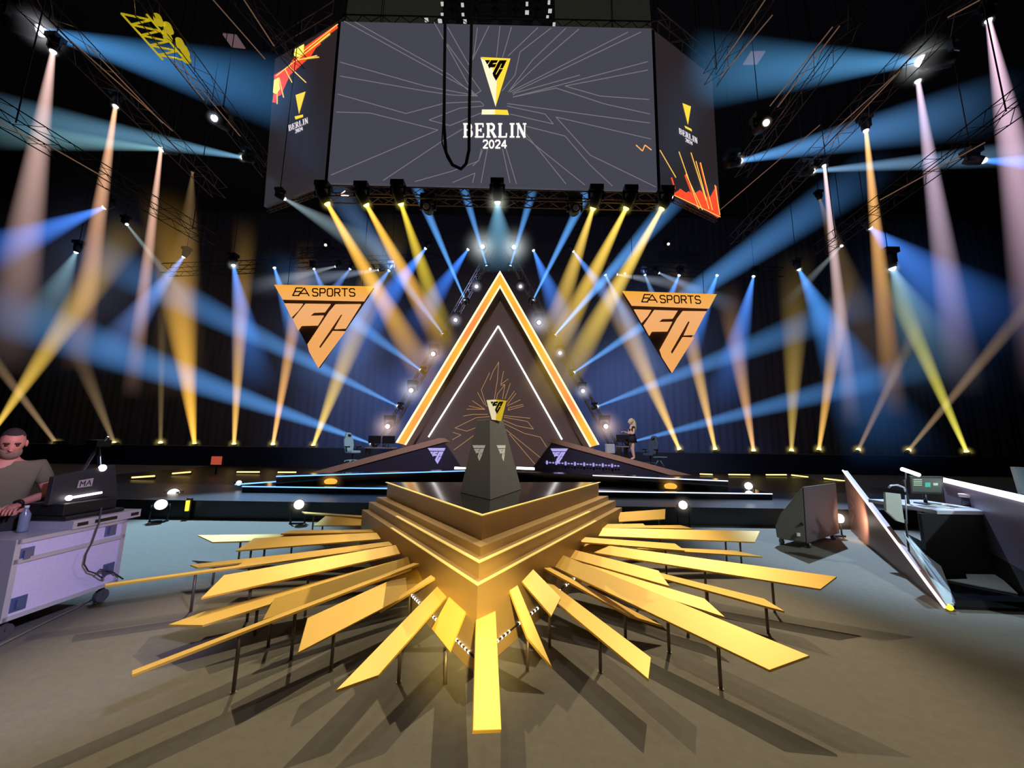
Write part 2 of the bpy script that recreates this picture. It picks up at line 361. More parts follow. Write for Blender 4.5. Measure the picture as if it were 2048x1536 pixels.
SERIF = {'B': ([[(.18, 0), (.18, 1)]], [[(0, 0), (.55, 0)], [(0, 1), (.5, 1)], [(.18, .53), (.55, .53)]], [arc(.5, .765, .3, .235, -90, 90), arc(.54, .265, .34, .265, -90, 90)]),
         'E': ([[(.2, 0), (.2, 1)]], [[(.02, 0), (.88, 0)], [(.02, 1), (.84, 1)], [(.2, .52), (.62, .52)], [(.84, 1), (.84, .78)], [(.88, 0), (.9, .24)], [(.62, .62), (.62, .42)]], []),
         'R': ([[(.18, 0), (.18, 1)], [(.5, .5), (.88, .02)]], [[(0, 0), (.38, 0)], [(0, 1), (.5, 1)], [(.18, .5), (.5, .5)], [(.74, 0), (1.02, 0)]], [arc(.48, .75, .3, .25, -90, 90)]),
         'L': ([[(.2, 0), (.2, 1)]], [[(.02, 0), (.85, 0)], [(.02, 1), (.4, 1)], [(.85, 0), (.88, .26)]], []),
         'I': ([[(.5, 0), (.5, 1)]], [[(.28, 0), (.72, 0)], [(.28, 1), (.72, 1)]], []),
         'N': ([[(.17, 1), (.84, 0)]], [[(.15, 0), (.15, 1)], [(.86, 0), (.86, 1)], [(0, 0), (.32, 0)], [(0, 1), (.2, 1)], [(.7, 1), (1.0, 1)]], [])}
def write(mb, text, font, place, x0, x1, y0, y1, wd, depth, gap=.22):
    """text between the corners given in the frame of place(x, y)"""
    widths = [.5 if c == 'I' else 1 for c in text]; tot = sum(widths) + gap * (len(text) - 1); cw = (x1 - x0) / tot; x = x0
    for c, ww in zip(text, widths):
        sx = cw; ox = x - (cw * .25 if c == 'I' and font is SERIF else 0)
        tr = lambda pts: [(ox + p[0] * sx, y0 + p[1] * (y1 - y0)) for p in pts]
        if font is SERIF:
            a, b, cc = font[c]
            for s in a: strokes(mb, tr(s), wd, place, depth)
            for s in b: strokes(mb, tr(s), wd * .5, place, depth)
            for s in cc: strokes(mb, tr(s), wd * .8, place, depth)
        else:
            for s in font[c]: strokes(mb, tr(s), wd, place, depth)
        x += cw * (ww + gap)

# ------------------------------------------------------------------ plinth and trophy on the platform
pl = thing('plinth', 'tall grey tapering plinth standing on the black platform top', 'plinth', (-.2, 4.5, .985))
pb = [Z(920, 985, .986), Z(980, 1000, .986), Z(1043, 979, .986)]; pb.append(pb[0] + pb[2] - pb[1])
cb = (pb[0] + pb[2]) / 2; ct = Vector((Y(981, 840, cb.y).x, cb.y, 0)); zt = Y(981, 840, cb.y - .15).z
kk = 27 / 61.5
pt = [Vector((ct.x + (p.x - cb.x) * kk, ct.y + (p.y - cb.y) * kk, zt)) for p in pb]
MB().add(pb + pt, [(3, 2, 1, 0), (4, 5, 6, 7), (0, 1, 5, 4), (1, 2, 6, 5), (2, 3, 7, 6), (3, 0, 4, 7)]).build('body', mat('plinth_grey', srgb(104, 108, 112), .7, noise=.12, nscale=7), pl, bevel=.004)
LOGOW = mat('white_emblem_print', srgb(225, 225, 215), .6, emit=(.6, .6, .56), es=.25)
for f0, f1, px in ((0, 1, [(945, 890.5), (971, 890.5), (959, 922)]), (1, 2, [(993, 890.5), (1011, 890.5), (1007, 923)])):
    a, b, c = pb[f0], pb[f1], pt[f0]; n = (b - a).cross(c - a).normalized()
    if n.dot(CAM - a) < 0: n = -n
    f = onplane(a, n); q = [f(*p) for p in px]
    mb = MB(); emb(mb, *q, [EMB_BAR, EMB_TICK] + EMB_F + EMB_C, 0, .002); mb.build('emblem', LOGOW, pl, label='white printed emblem')
tr = thing('trophy', 'gold and white faceted trophy standing on top of the plinth', 'trophy', (ct.x, ct.y, zt))
tp = [Y(973, 799, cb.y - .12), Y(992, 799, cb.y - .22), Y(1013, 800, cb.y - .1)]
tb = [Y(984, 838, cb.y - .07), Y(992, 838, cb.y - .12), Y(1003, 838, cb.y - .05)]
for a_ in (tp, tb): a_.append(Vector((a_[1].x, a_[1].y + .24 if a_ is tp else a_[1].y + .12, a_[1].z)))
for p in tb: p.z = zt
for p in tp: p.z = tp[1].z
TW = mat('trophy_white', srgb(250, 240, 200), .25, .2, emit=srgb(250, 235, 190), es=.7)  # both trophy materials glow a little to look lit
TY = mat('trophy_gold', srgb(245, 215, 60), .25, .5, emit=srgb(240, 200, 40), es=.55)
MB().add(tb + tp, [(0, 1, 5, 4), (4, 5, 6, 7), (3, 0, 4, 7), (3, 2, 1, 0)]).build('white_facet', TW, tr)
MB().add([tb[1], tb[2], tp[2], tp[1]], [(0, 1, 2, 3)]).add([tb[2], tb[3], tp[3], tp[2]], [(0, 1, 2, 3)]).prism([p + Vector((0, 0, -.004)) for p in (tb[1], tb[2], tb[3])], (0, 0, .003)).build('gold_facet', TY, tr)
ff = onplane(tp[0].lerp(tp[2], .5) + Vector((0, -.14, 0)), Vector((0, -1, 0)))
mb = MB(); q = [ff(977, 796), ff(1011, 796), ff(994, 828)]; emb(mb, *q, [EMB_TICK] + EMB_F + EMB_C, 0, .003)
mb.build('emblem', mat('dark_emblem', (.02, .018, .01), .5), tr, label='black cut emblem')

# ------------------------------------------------------------------ stage decks
LB = srgb(70, 130, 255); LEDBLUE = glow('led_blue', (.16, .42, 1), 2.2); LEDWHITE = glow('led_white', (1, .93, .93), 3.2)
LEDPALE = glow('led_pale', (.75, .8, 1), 1.6); LEDWARM = glow('led_warm', (1, .72, .25), 2.2)
st = thing('lower_stage', 'long low black stage deck behind the gold platform', 'stage', (0, 9, 0))
z0 = .35; xl, xr = Z(246, 1003, z0).x, 13.0
MB().prism([(xl - 5, 7.7, 0), (xr, 7.7, 0), (xr, 10.2, 0), (xl - 5, 10.2, 0)], (0, 0, z0)).build('deck', mat('satin_black_deck', (.02, .022, .026), .35), st)
a, b = Z(452, 978, .49), Z(1515, 981, .49); yf = (a.y + b.y) / 2
MB().prism([(a.x, yf, z0), (b.x, yf, z0), (b.x + .1, 9.75, z0), (a.x - .1, 9.75, z0)], (0, 0, .14)).build('upper_deck', GLOSS, st)
MB().box(((a.x - .25) / 2, yf - .012, .483), (-.25 - a.x, .02, .022)).build('edge_led', LEDBLUE, st, label='blue lit edge strip')
MB().box(((b.x - .25) / 2, yf - .012, .483), (b.x + .25, .02, .022)).build('edge_led', LEDPALE, st, label='pale lit edge strip')
wg = thing('wing_stage', 'glossy black upper stage deck with two forward wings edged in blue light', 'stage', (0, 12, .49))
zt3 = .70; w1, w2, w3, w4 = Z(520, 957, zt3), Z(930, 941, zt3), Z(1185, 950, zt3), Z(1455, 961, zt3)
for p in (w1, w4): p.y = max(p.y, yf + .3)
w1, w2, w3, w4 = [Vector((p.x, max(p.y, 9.0), p.z)) for p in (w1, w2, w3, w4)]
MB().prism([Vector((p.x, p.y, .0)) for p in (w1, w2, w3, w4)] + [Vector((p.x, p.y + .55, .0)) for p in (w4, w3, w2, w1)], (0, 0, zt3)).build('deck', GLOSS, wg)
bf = MB().prism([(-16, 10.25, 0), (14, 10.25, 0), (14, 20.5, 0), (-16, 20.5, 0)], (0, 0, .02)).build('stage_flooring', mat('black_flooring', srgb(24, 22, 24), .42)); tag(bf, 'thin glossy black flooring behind the front stage decks', 'flooring')
for p, q, m, nm in ((w1, w2, LEDBLUE, 'blue lit edge strip'), (w3, w4, LEDPALE, 'pale lit edge strip')):
    MB().tube([p + Vector((0, -.02, -.01)), q + Vector((0, -.02, -.01))], .014, 6).build('edge_led', m, wg, label=nm)
MB().tube([Z(470, 969, .55), Z(640, 957, .55)], .014, 6).build('edge_led', LEDBLUE, st, label='blue lit edge strip')
# rear riser
rs = MB().box((0, 21.5, .52), (70, 1.8, 1.04)).build('rear_riser', mat('riser_cloth', srgb(34, 33, 38), .9)); tag(rs, 'long black riser along the back curtain carrying the floor beam lights', 'riser')

# ------------------------------------------------------------------ wedge ramps with emblem panels
def ramp(top, bandd, panel, logo, label, mirror):
    YR = 14.6
    o = thing('ramp', label, 'ramp', (Y(*top[0], YR).x, YR, .7))
    pts = [Y(x, y, YR) for x, y in top + bandd]
    MB().prism(pts, (0, 1.3, 0)).build('brown_slope', BROWN, o)
    pp = [Y(x, y, YR + .05) for x, y in panel]; pp += [Vector((pp[-1].x, pp[-1].y, .02)), Vector((pp[0].x, pp[0].y, .02))]
    fpn = MB().prism(pp, (0, .2, 0)).build('front_panel', mat('ramp_front', srgb(60, 56, 70), .3, noise=.05, nscale=2), o)
    mb = MB(); q = [Y(x, y, YR + .02) for x, y in logo]
    emb(mb, *q, [EMB_BAR, EMB_TICK] + EMB_F + EMB_C, 0, .02)
    mb.build('emblem', glow('lilac_emblem', srgb(180, 170, 235), 1.0), fpn, label='lilac lit emblem')
    return o
ramp([(592, 953), (878, 876)], [(890, 884), (640, 952)], [(640, 951), (888, 884), (925, 939)], [(855.5, 896), (891, 896), (875, 928)], 'brown-edged ramp rising to the arch from the left with a lilac emblem', 0)
rr = ramp([(1108, 877), (1382, 950)], [(1340, 950), (1102, 885)], [(1335, 950), (1103, 886), (1066, 935)], [(1101, 897), (1136, 897), (1116, 928)], 'brown-edged ramp rising to the arch from the right with a lilac emblem', 1)
mb = MB()
for k in range(24):  # small glowing lilac balls set along the ramp foot
    mb.ball(Y(1094 + k * 6.2, 925 + k * .3, 14.5), (.045, .03, .03 + .05 * (k % 3 == 0)), 8, 6)
mb.build('lilac_dot_row', glow('lilac_dot', srgb(170, 160, 235), .9), rr, label='row of small lilac glowing dots along the foot')
for x0, x1 in ((909, 935), (1033, 1069)):
    o = thing('light_bar', 'short white light bar on the stage %s the plinth' % ('left of' if x0 < 1000 else 'right of'), 'light', (Y(x0, 937, 13.9).x, 13.9, .70))
    MB().tube([Y(x0, 936, 13.8), Y(x1, 937.5, 13.8)], .045, 8).build('tube', LEDWHITE, o)
    c = Y((x0 + x1) / 2, 937, 13.8); MB().box((c.x, 13.85, (c.z + .02) / 2), ((x1 - x0) / 55, .06, max(c.z - .02, .05))).build('bracket', BLACK, o)

# ------------------------------------------------------------------ the lit arch
YA = 16.2
ar = thing('triangular_arch', 'huge orange glowing triangular arch at the back of the stage', 'arch', (Y(995, 885, YA).x, YA, .7))
fa = onplane(Vector((0, YA, 0)), Vector((0, -1, 0)))
AP, BLo, BRo = (1000, 541), (791, 885), (1199, 889)
AI, BLi, BRi = (1000, 580), (815, 891), (1177, 895)
def lerp2(a, b, t): return (a[0] + (b[0] - a[0]) * t, a[1] + (b[1] - a[1]) * t)
dkmb = MB()
ORANGE = mat('arch_orange', (.02, .02, .02), .5)
nt = ORANGE.node_tree; b_ = nt.nodes['Principled BSDF']
tc = nt.nodes.new('ShaderNodeTexCoord'); nz = nt.nodes.new('ShaderNodeTexNoise'); nz.inputs['Scale'].default_value = .45; nz.inputs['Detail'].default_value = 1
cr = nt.nodes.new('ShaderNodeValToRGB'); cr.color_ramp.elements[0].position = .4; cr.color_ramp.elements[1].position = .6
cr.color_ramp.elements[0].color = (*srgb(255, 150, 75), 1); cr.color_ramp.elements[1].color = (*srgb(255, 190, 60), 1)
nt.links.new(tc.outputs['Object'], nz.inputs['Vector']); nt.links.new(nz.outputs[0], cr.inputs[0]); nt.links.new(cr.outputs[0], b_.inputs['Emission Color']); b_.inputs['Emission Strength'].default_value = 1.0
for (bo, bi, nm) in ((BLo, BLi, 'left_leg'), (BRo, BRi, 'right_leg')):
    for t0, t1, m, nm2, off in ((0, .16, glow('arch_cream', srgb(255, 240, 190), 1.5), 'edge_light', .0), (.16, .72, ORANGE, 'orange_face', -.03), (.72, .88, glow('arch_cream', srgb(255, 240, 190), 1.5), 'edge_light', .0)):
        q = [lerp2(AP, AI, t0), lerp2(AP, AI, t1), lerp2(bo, bi, t1), lerp2(bo, bi, t0)]
        MB().prism([fa(x, y, off) for x, y in q], (0, .35, 0)).build(nm2, m, ar)
    q = [lerp2(AP, AI, .88), lerp2(AP, AI, 1.35), lerp2(bo, bi, 1.35), lerp2(bo, bi, .88)]
    MB().prism([fa(x, y, -.02) for x, y in q], (0, .5, 0)).build('inner_flank', BROWN if False else mat('arch_flank', srgb(120, 98, 84), .6, noise=.15, nscale=1), ar)
# dark face inside the legs and the white V line
fb = onplane(Vector((0, YA + .45, 0)), Vector((0, -1, 0)))
q = [(1000, 560), (803, 893), (862, 944), (1112, 947), (1190, 898)]
MB().prism([fb(x, y) for x, y in q], (0, .12, 0)).build('dark_screen', mat('arch_screen', srgb(50, 42, 44), .5, noise=.15, nscale=.6, emit=srgb(78, 62, 60), es=.8), ar, label='dark video screen filling the arch')
MB().box((-.5, 17.4, .7), (8.6, .3, 1.36)).build('base', MATT, ar)
mb = MB(); v0, v1, v2 = (996.5, 652), (857, 874), (1124, 879)
for a, b in ((v0, v1), (v0, v2)): mb.tube([fb(*a, .12), fb(*b, .12)], .034, 8)
mb.build('white_light_line', LEDWHITE, ar, label='white light line inside the arch')
def zb(l): return [(780 + u / 4.655, 640 + v / 4.655) for u, v in l]
ART = [[(1012, 390), (1000, 560), (972, 735)], [(1058, 475), (1032, 600), (1102, 548)], [(1070, 600), (1000, 690), (992, 735)], [(1070, 600), (1047, 735)], [(1030, 610), (1070, 600)], [(1120, 590), (1070, 735)],
       [(928, 490), (850, 650), (895, 800), (925, 800)], [(815, 672), (880, 790)], [(765, 750), (885, 832), (735, 800)], [(715, 830), (885, 832)], [(1160, 660), (1085, 765)], [(1175, 680), (1090, 790)], [(1215, 742), (1090, 800)],
       [(1245, 800), (1100, 840), (1105, 818), (1240, 785)], [(680, 895), (770, 878), (910, 878)], [(930, 898), (800, 910), (605, 1005), (715, 1035), (820, 995)], [(1060, 890), (1305, 915)], [(1060, 905), (1280, 945), (1335, 1015), (1180, 985), (1050, 930)],
       [(1065, 965), (1250, 1055), (1400, 1090), (1460, 1185)], [(1080, 1020), (1410, 1290)], [(1110, 1060), (1360, 1355)], [(585, 1045), (660, 1070), (580, 1115)], [(820, 1045), (595, 1210)], [(1012, 390), (960, 480), (930, 560)]]
mb = MB()
for l in ART: ribbon(mb, zb(l), 1.0, fb, .012)
mb.build('line_artwork', glow('copper_line', srgb(190, 140, 95), .9), ar, label='copper-coloured line drawing on the arch screen')

# ------------------------------------------------------------------ beams and moving-head fixtures
def beam_mat(col, B, r0, r1, L, p):  # beam light is put into the volume's emission, not scattered from lamps
    m = bpy.data.materials.new('lit_haze'); m.use_nodes = True; nt = m.node_tree; nt.nodes.clear(); N = nt.nodes.new; K = nt.links.new
    def M(op, a, b=None, c=None):
        n = N('ShaderNodeMath'); n.operation = op
        for i, v in enumerate((a, b, c)):
            if v is None: continue
            if isinstance(v, (int, float)): n.inputs[i].default_value = v
            else: K(v, n.inputs[i])
        return n.outputs[0]
    tc = N('ShaderNodeTexCoord'); sp = N('ShaderNodeSeparateXYZ'); K(tc.outputs['Object'], sp.inputs[0])
    t = M('DIVIDE', sp.outputs[2], L); R = M('MULTIPLY_ADD', t, r1 - r0, r0)
    r2 = M('ADD', M('MULTIPLY', sp.outputs[0], sp.outputs[0]), M('MULTIPLY', sp.outputs[1], sp.outputs[1]))
    g = M('MAXIMUM', M('SUBTRACT', 1.0, M('DIVIDE', r2, M('MULTIPLY', R, R))), 0.0)
    inv = M('MAXIMUM', M('SUBTRACT', 1.0, t), 0.0)
    fade = M('ADD', M('POWER', inv, p), M('MULTIPLY', M('POWER', inv, 16), .8))
    s = M('DIVIDE', M('MULTIPLY', M('MULTIPLY', g, fade), B), R)
    e = N('ShaderNodeEmission'); e.inputs[0].default_value = (*col, 1); K(s, e.inputs[1])
    o = N('ShaderNodeOutputMaterial'); K(e.outputs[0], o.inputs['Volume']); return m
def halo_mat(col, B, R):  # glow painted as volume emission, fading out from the centre
    m = bpy.data.materials.new('emissive_haze_glow'); m.use_nodes = True; nt = m.node_tree; nt.nodes.clear(); N = nt.nodes.new; K = nt.links.new
    tc = N('ShaderNodeTexCoord'); ln = N('ShaderNodeVectorMath'); ln.operation = 'LENGTH'; K(tc.outputs['Object'], ln.inputs[0])
    mr = N('ShaderNodeMapRange'); mr.inputs[1].default_value = 0; mr.inputs[2].default_value = R; mr.inputs[3].default_value = 1; mr.inputs[4].default_value = 0
    K(ln.outputs['Value'], mr.inputs[0]); pw = N('ShaderNodeMath'); pw.operation = 'POWER'; pw.inputs[1].default_value = 3.8; K(mr.outputs[0], pw.inputs[0])
    ml = N('ShaderNodeMath'); ml.operation = 'MULTIPLY'; ml.inputs[1].default_value = B / R; K(pw.outputs[0], ml.inputs[0])
    e = N('ShaderNodeEmission'); e.inputs[0].default_value = (*col, 1); K(ml.outputs[0], e.inputs[1])
    o = N('ShaderNodeOutputMaterial'); K(e.outputs[0], o.inputs['Volume']); return m
def light_beam(parent, p0, p1, r0, r1, col, B, p=1.3):
    L = (p1 - p0).length; n = 20; vs = []; fs = []
    for k in range(n):
        a = 2 * math.pi * k / n; vs += [(r0 * math.cos(a), r0 * math.sin(a), 0), (r1 * math.cos(a), r1 * math.sin(a), L)]
    for k in range(n): j = (k + 1) % n; fs.append((2 * k, 2 * j, 2 * j + 1, 2 * k + 1))
    fs.append([2 * k for k in range(n)][::-1]); fs.append([2 * k + 1 for k in range(n)])
    me = bpy.data.meshes.new('light_beam'); me.from_pydata(vs, [], fs); me.materials.append(beam_mat(col, B, r0, r1, L, p))
    o = bpy.data.objects.new('light_beam', me); COL.objects.link(o); o.parent = parent; o.location = p0 - wloc(parent)
    o.rotation_euler = (p1 - p0).to_track_quat('Z', 'Y').to_euler(); return o
def halo(parent, p, R, col, B):
    me_mb = MB().ball((0, 0, 0), R, 16, 12); me = bpy.data.meshes.new('lit_haze'); me.from_pydata(me_mb.v, [], me_mb.f); me.materials.append(halo_mat(col, B, R))
    o = bpy.data.objects.new('lit_haze', me); COL.objects.link(o); o.parent = parent; o.location = p - wloc(parent); return o
LENS = {}
def lens_mat(col, s):
    k = tuple(round(c, 2) for c in col) + (s,)
    if k not in LENS: LENS[k] = glow('lens_%d' % len(LENS), col, s)
    return LENS[k]
BLU, SKY, TEAL, PALE = (.05, .22, .85), (.10, .33, .80), (.16, .42, .62), (.30, .42, .60)
YEL, AMB, ORG, PNK, LIL, TAN, BRN = (.95, .70, .06), (1.0, .52, .07), (1.0, .42, .12), (.62, .36, .30), (.60, .42, .62), (.40, .26, .14), (.16, .09, .03)
ORDX = 0
def fixture(src, ys, end=None, ye=None, hw=0, col=BLU, B=.9, label='', group='', hang=True, size=1.0, lens=None, ls=5, fl=1.3, h=0, rest=None, name='moving_head_light', r0=None, drop=None, arm=None):
    s = Y(*src, ys); e = Y(*end, ye if ye else ys) if end else s + Vector((0, -1, -.3 if hang else .3))
    dr = (e - s).normalized(); k = size
    piv = s - dr * .22 * k
    up = 1 if hang else -1
    basez = piv.z + up * .26 * k if rest is None else rest + .07 * k
    o = thing(name, label, 'light', (piv.x, piv.y, basez), group)
    mb = MB(); mb.box((piv.x, piv.y, basez + up * .0), (.34 * k, .30 * k, .14 * k)); 
    mb.build('base', BLACK, o)
    mb = MB()
    sd = Vector((1, 0, 0)) if abs(dr.x) < .8 else Vector((0, 1, 0))
    for q in (-1, 1):
        a = piv + sd * .17 * k * q; b = Vector((a.x, a.y, basez - up * .05 * k)); c = (a + b) / 2
        mb.box(c, (.05 * k, .07 * k, max(abs(a.z - b.z) + .06 * k, .05)))
    mb.box((piv.x, piv.y, basez - up * .07 * k), (.40 * k if sd.x else .07 * k, .07 * k if sd.x else .40 * k, .05 * k))
    mb.build('yoke', BLACK, o)
    hd = MB().tube([piv - dr * .18 * k, piv - dr * .05 * k, piv + dr * .12 * k, piv + dr * .2 * k], [.10 * k, .13 * k, .12 * k, .10 * k], 14).build('head', BLACK, o)
    lc = lens or tuple(min(1, c * 1.1 + .35) for c in col)
    MB().ball(s - dr * .02, .075 * k if r0 is None else max(.075 * k, r0), 12, 8).build('lens', lens_mat(lc, ls), hd)
    if end is not None and hw:
        r1 = hw * e.y / F; light_beam(o, s, e, (.06 * k if r0 is None else r0), r1, col, B, fl)
    if h: halo(o, s, h, lc, 1.7)
    if hang and drop is None and arm is None: drop = 17.98
    if arm is not None:
        MB().tube([(piv.x, piv.y, basez), (piv.x, arm, basez)], .03, 6).build('bracket', TRUSSD, o)
    if drop:
        MB().tube([(piv.x, piv.y, basez + .05), (piv.x, piv.y, drop)], .012, 5).build('hanging_rod', TRUSSD, o)
    return o
ORD = ['first', 'second', 'third', 'fourth', 'fifth', 'sixth', 'seventh', 'eighth', 'ninth', 'tenth']
# floor beam lights along the rear riser
G = 'floor beam lights along the rear riser'
rowL = [((113, 887), (-60, 655), 13, TAN, .42, 1.0), ((228, 886), (140, 665), 20, TAN, .34, 1.2), ((321, 885), (325, 560), 11, (.28, .2, .08), .30, 1.0), ((389, 888), (335, 380), 58, AMB, .85, 1.5),
        ((468, 888), (492, 430), 28, (.9, .5, .12), .8, 1.6), ((546, 888), (618, 480), 24, (1, .5, .15), .85, 1.5), ((627, 890), (800, 430), 52, (.9, .62, .12), .75, 1.7)]
for i, (s, e, hw, c, B, fl) in enumerate(rowL):
    fixture(s, 21, e, 21, hw, c, B, 'floor light with %s beam, %s from left in the row left of the arch' % ('faint tan' if i < 3 else 'amber', ORD[i]), G, hang=False, rest=1.04, size=.8 if i not in (0,) else 1.1, lens=(1, .8, .2), ls=5, fl=fl, h=.42, r0=.10)
rowR = [((1358, 897), (1195, 520), 40, (1, .6, .12), .85, 1.5), ((1430, 897), (1345, 520), 30, (1, .58, .15), .8, 1.6), ((1507, 900), (1450, 560), 30, (.9, .48, .2), .7, 1.6), ((1583, 900), (1592, 500), 40, (.42, .28, .07), .75, 1.4),
        ((1638, 898), (1690, 540), 24, (.9, .5, .12), .7, 1.4), ((1717, 899), (1850, 620), 15, TAN, .36, 1.1), ((1818, 900), (2110, 545), 19, TAN, .34, 1.0), ((1933, 903), (1755, 500), 24, (.72, .66, .09), .8, 1.5)]
for i, (s, e, hw, c, B, fl) in enumerate(rowR):
    fixture(s, 21, e, 21, hw, c, B, 'floor light with %s beam, %s from left in the row right of the arch' % ('amber' if i < 5 else ('faint tan' if i < 7 else 'strong yellow'), ORD[i]), G, hang=False, rest=1.04, size=.8 if i != 7 else 1.2, lens=(1, .8, .2), ls=5, fl=fl, h=.42, r0=.10)
fixture((-22, 876), 21, (270, 440), 21, 40, (.95, .60, .10), .62, 'floor light at the left edge throwing a strong yellow beam up-right', G, hang=False, rest=1.04, lens=(1, .8, .2), fl=1.0)
# fixtures under the front truss of the hanging screens
G = 'lights hanging under the screen truss'
TZ = Y(985, 382, 10).z
for i, (s, e, hw, c, B) in enumerate([((655, 408), (880, 800), 40, AMB, 1.1), ((733, 410), (905, 720), 34, AMB, 1.1), ((802, 408), (900, 700), 30, YEL, .8), ((1186, 417), (1085, 720), 34, (1, .65, .12), .85), ((1252, 417), (1060, 800), 40, (1, .65, .1), .95), ((1323, 418), (1090, 830), 40, (1, .68, .12), 1.0)]):
    fixture(s, 10.1, e, 13.0, hw, c, B, 'yellow moving light under the hanging screens, %s from the left of the yellow ones' % ORD[i], G, lens=(1, .85, .15), ls=5, size=1.15, fl=1.25, h=.28, drop=TZ)
fixture((995, 405), 10.1, (1000, 545), 11, 62, (.20, .50, .75), .6, 'pale white light in the middle below the hanging screens with a short teal cone', G, lens=(.9, 1, .8), ls=8, size=1.15, h=.5, drop=TZ, fl=.9)
for i, (s, lab) in enumerate([((852, 412), 'dark unlit moving light beside the third yellow one under the screens'), ((1152, 415), 'dark unlit moving light left of the fourth yellow one under the screens')]):
    fixture(s, 10.1, None, None, 0, BLU, 0, lab, G, lens=(.05, .05, .05), ls=.2, size=1.25, drop=TZ)
# small fixtures on the flanks of the arch, throwing blue beams outwards
G = 'beam lights mounted on the flanks of the arch'
FL = [((930, 600), (832, 372), 14, .9), ((886, 668), (630, 330), 42, .55), ((841, 740), (540, 520), 44, .45), ((795, 812), (130, 480), 60, .42), ((742, 887), (-90, 590), 72, .50),
      ((1066, 600), (1180, 372), 15, .9), ((1110, 670), (1390, 355), 32, .95), ((1148, 745), (1760, 330), 58, .55), ((1195, 813), (1770, 590), 50, .42), ((1262, 884), (1900, 720), 42, .42)]
for i, (s, e, hw, B) in enumerate(FL):
    sd = 'left' if i < 5 else 'right'
    fixture(s, 16.5, e, 15.5 if i % 5 in (0,) else 17.5, hw, SKY if i not in (1,) else (.12, .24, .50), B, 'small blue-beam light on the %s flank of the arch, %s from the top' % (sd, ORD[i % 5]), G, lens=(.9, .95, 1), ls=6, size=.7, fl=1.1 if i % 5 else .3, h=.2, arm=17.0 if i != 9 else None, hang=i != 9, drop=.02 if i == 9 else None)
for i, (s, e) in enumerate([((973, 531), (926, 372)), ((1021, 531), (1066, 380))]):
    fixture(s, 16.5, e, 15, 12, SKY, .8, 'small light with a slim blue beam beside the arch apex on the %s' % ('left', 'right')[i], G, lens=(.9, .95, 1), ls=6, size=.7, fl=.3, arm=17.0)
G = 'bright white starburst lamps along the arch'
STAR = [((953, 573), .5), ((911, 640), .6), ((866, 708), 1.3), ((822, 781), 1.3), ((775, 853), 1.4), ((1041, 573), .4), ((1078, 645), 1.3), ((1120, 706), .5), ((1166, 782), .8), ((1212, 853), 1.4)]
for i, (s, h) in enumerate(STAR):
    c = (1, .72, .66) if i in (2, 4, 9) else (.88, .86, 1)
    o = fixture(s, 16.6, None, None, 0, c, 0, 'round %s lamp on the %s slope of the arch, %s down from the apex' % ('pinkish white' if i in (2, 4, 9) else 'cold white', 'left' if i < 5 else 'right', ORD[i % 5]), G, lens=c, ls=7, size=.8 + h * .35, h=h * .8, arm=17.0)
for i, s in enumerate([(965, 493), (1028, 494)]):
    fixture(s, 16.6, None, None, 0, (1, 1, 1), 0, 'large dazzling white lamp above the arch apex, %s of the pair' % ('left', 'right')[i], 'pair of dazzling lamps above the arch', lens=(.9, 1, 1), ls=9, size=1.3, h=1.3, arm=17.0)
# truss rails carrying the flank lights
def truss(name, pts, w, m, label, cat='truss', n=None, r=.022, group=None):
    a, b = Vector(pts[0]), Vector(pts[1]); d = (b - a); L = d.length; d.normalize(); s = d.cross(Vector((0, 0, 1)));
    s = s.normalized() if s.length > .05 else Vector((1, 0, 0)); u = s.cross(d).normalized(); mb = MB()
    cs = [(s * w / 2 + u * w / 2), (s * -w / 2 + u * w / 2), (s * -w / 2 - u * w / 2), (s * w / 2 - u * w / 2)]
    for c in cs: mb.tube([a + c, b + c], r, 6)
    n = n or max(3, int(L / (w * 1.2)))
    for k in range(n):
        p, q = a + d * (L * k / n), a + d * (L * (k + 1) / n)
        for j in range(4):
            c0, c1 = (cs[j], cs[(j + 1) % 4]) if k % 2 else (cs[(j + 1) % 4], cs[j]); mb.tube([p + c0, q + c1], r * .55, 5)
    o = mb.build(name, m); tag(o, label, cat, group)
    if name == 'roof_truss' or name == 'screen_truss':
        for t in (.12, .88):
            p = a.lerp(b, t)
            if p.z > 6: MB().tube([p, (p.x, p.y, 17.97)], .012, 5).build('hoist_chain', TRUSSD, o)
    return o
truss('arch_side_truss', (Y(985, 500, 17.0), Y(760, 893, 17.0)), .3, TRUSS, 'slanting truss behind the left flank of the arch')
truss('arch_side_truss', (Y(1014, 500, 17.0), Y(1228, 893, 17.0)), .3, TRUSS, 'slanting truss behind the right flank of the arch')

def haze(c, R, col, B, label, sq=(1, 1, 1)):  # ellipsoid that glows by itself, standing in for haze lit by the lamps
    m_ = MB().ball((0, 0, 0), R, 20, 14); me = bpy.data.meshes.new('haze'); me.from_pydata(m_.v, [], m_.f); me.materials.append(halo_mat(col, B, R))
    o = bpy.data.objects.new('haze', me); COL.objects.link(o); o.location = c; o.scale = sq; tag(o, label, 'haze', kind='stuff')
haze(Y(1000, 760, 18.5), 24, (.055, .042, .046), .9, 'thin glow standing in for smoky lit haze over the whole stage', (1, .24, .55))
haze(Y(690, 700, 20), 8.5, (.11, .15, .32), 1.7, 'blue glow standing in for lit haze left of the arch', (1, .4, 1))
haze(Y(1310, 700, 20), 8.0, (.08, .14, .32), 1.5, 'blue glow standing in for lit haze right of the arch', (1, .4, 1))
haze(Y(995, 700, 18), 6.5, (.30, .20, .17), 1.5, 'warm brownish glow standing in for lit haze around the arch', (1, .3, 1.1))
haze(Y(180, 560, 20), 9.0, (.09, .10, .17), 1.2, 'faint haze at the left behind the tall columns', (1, .4, 1))
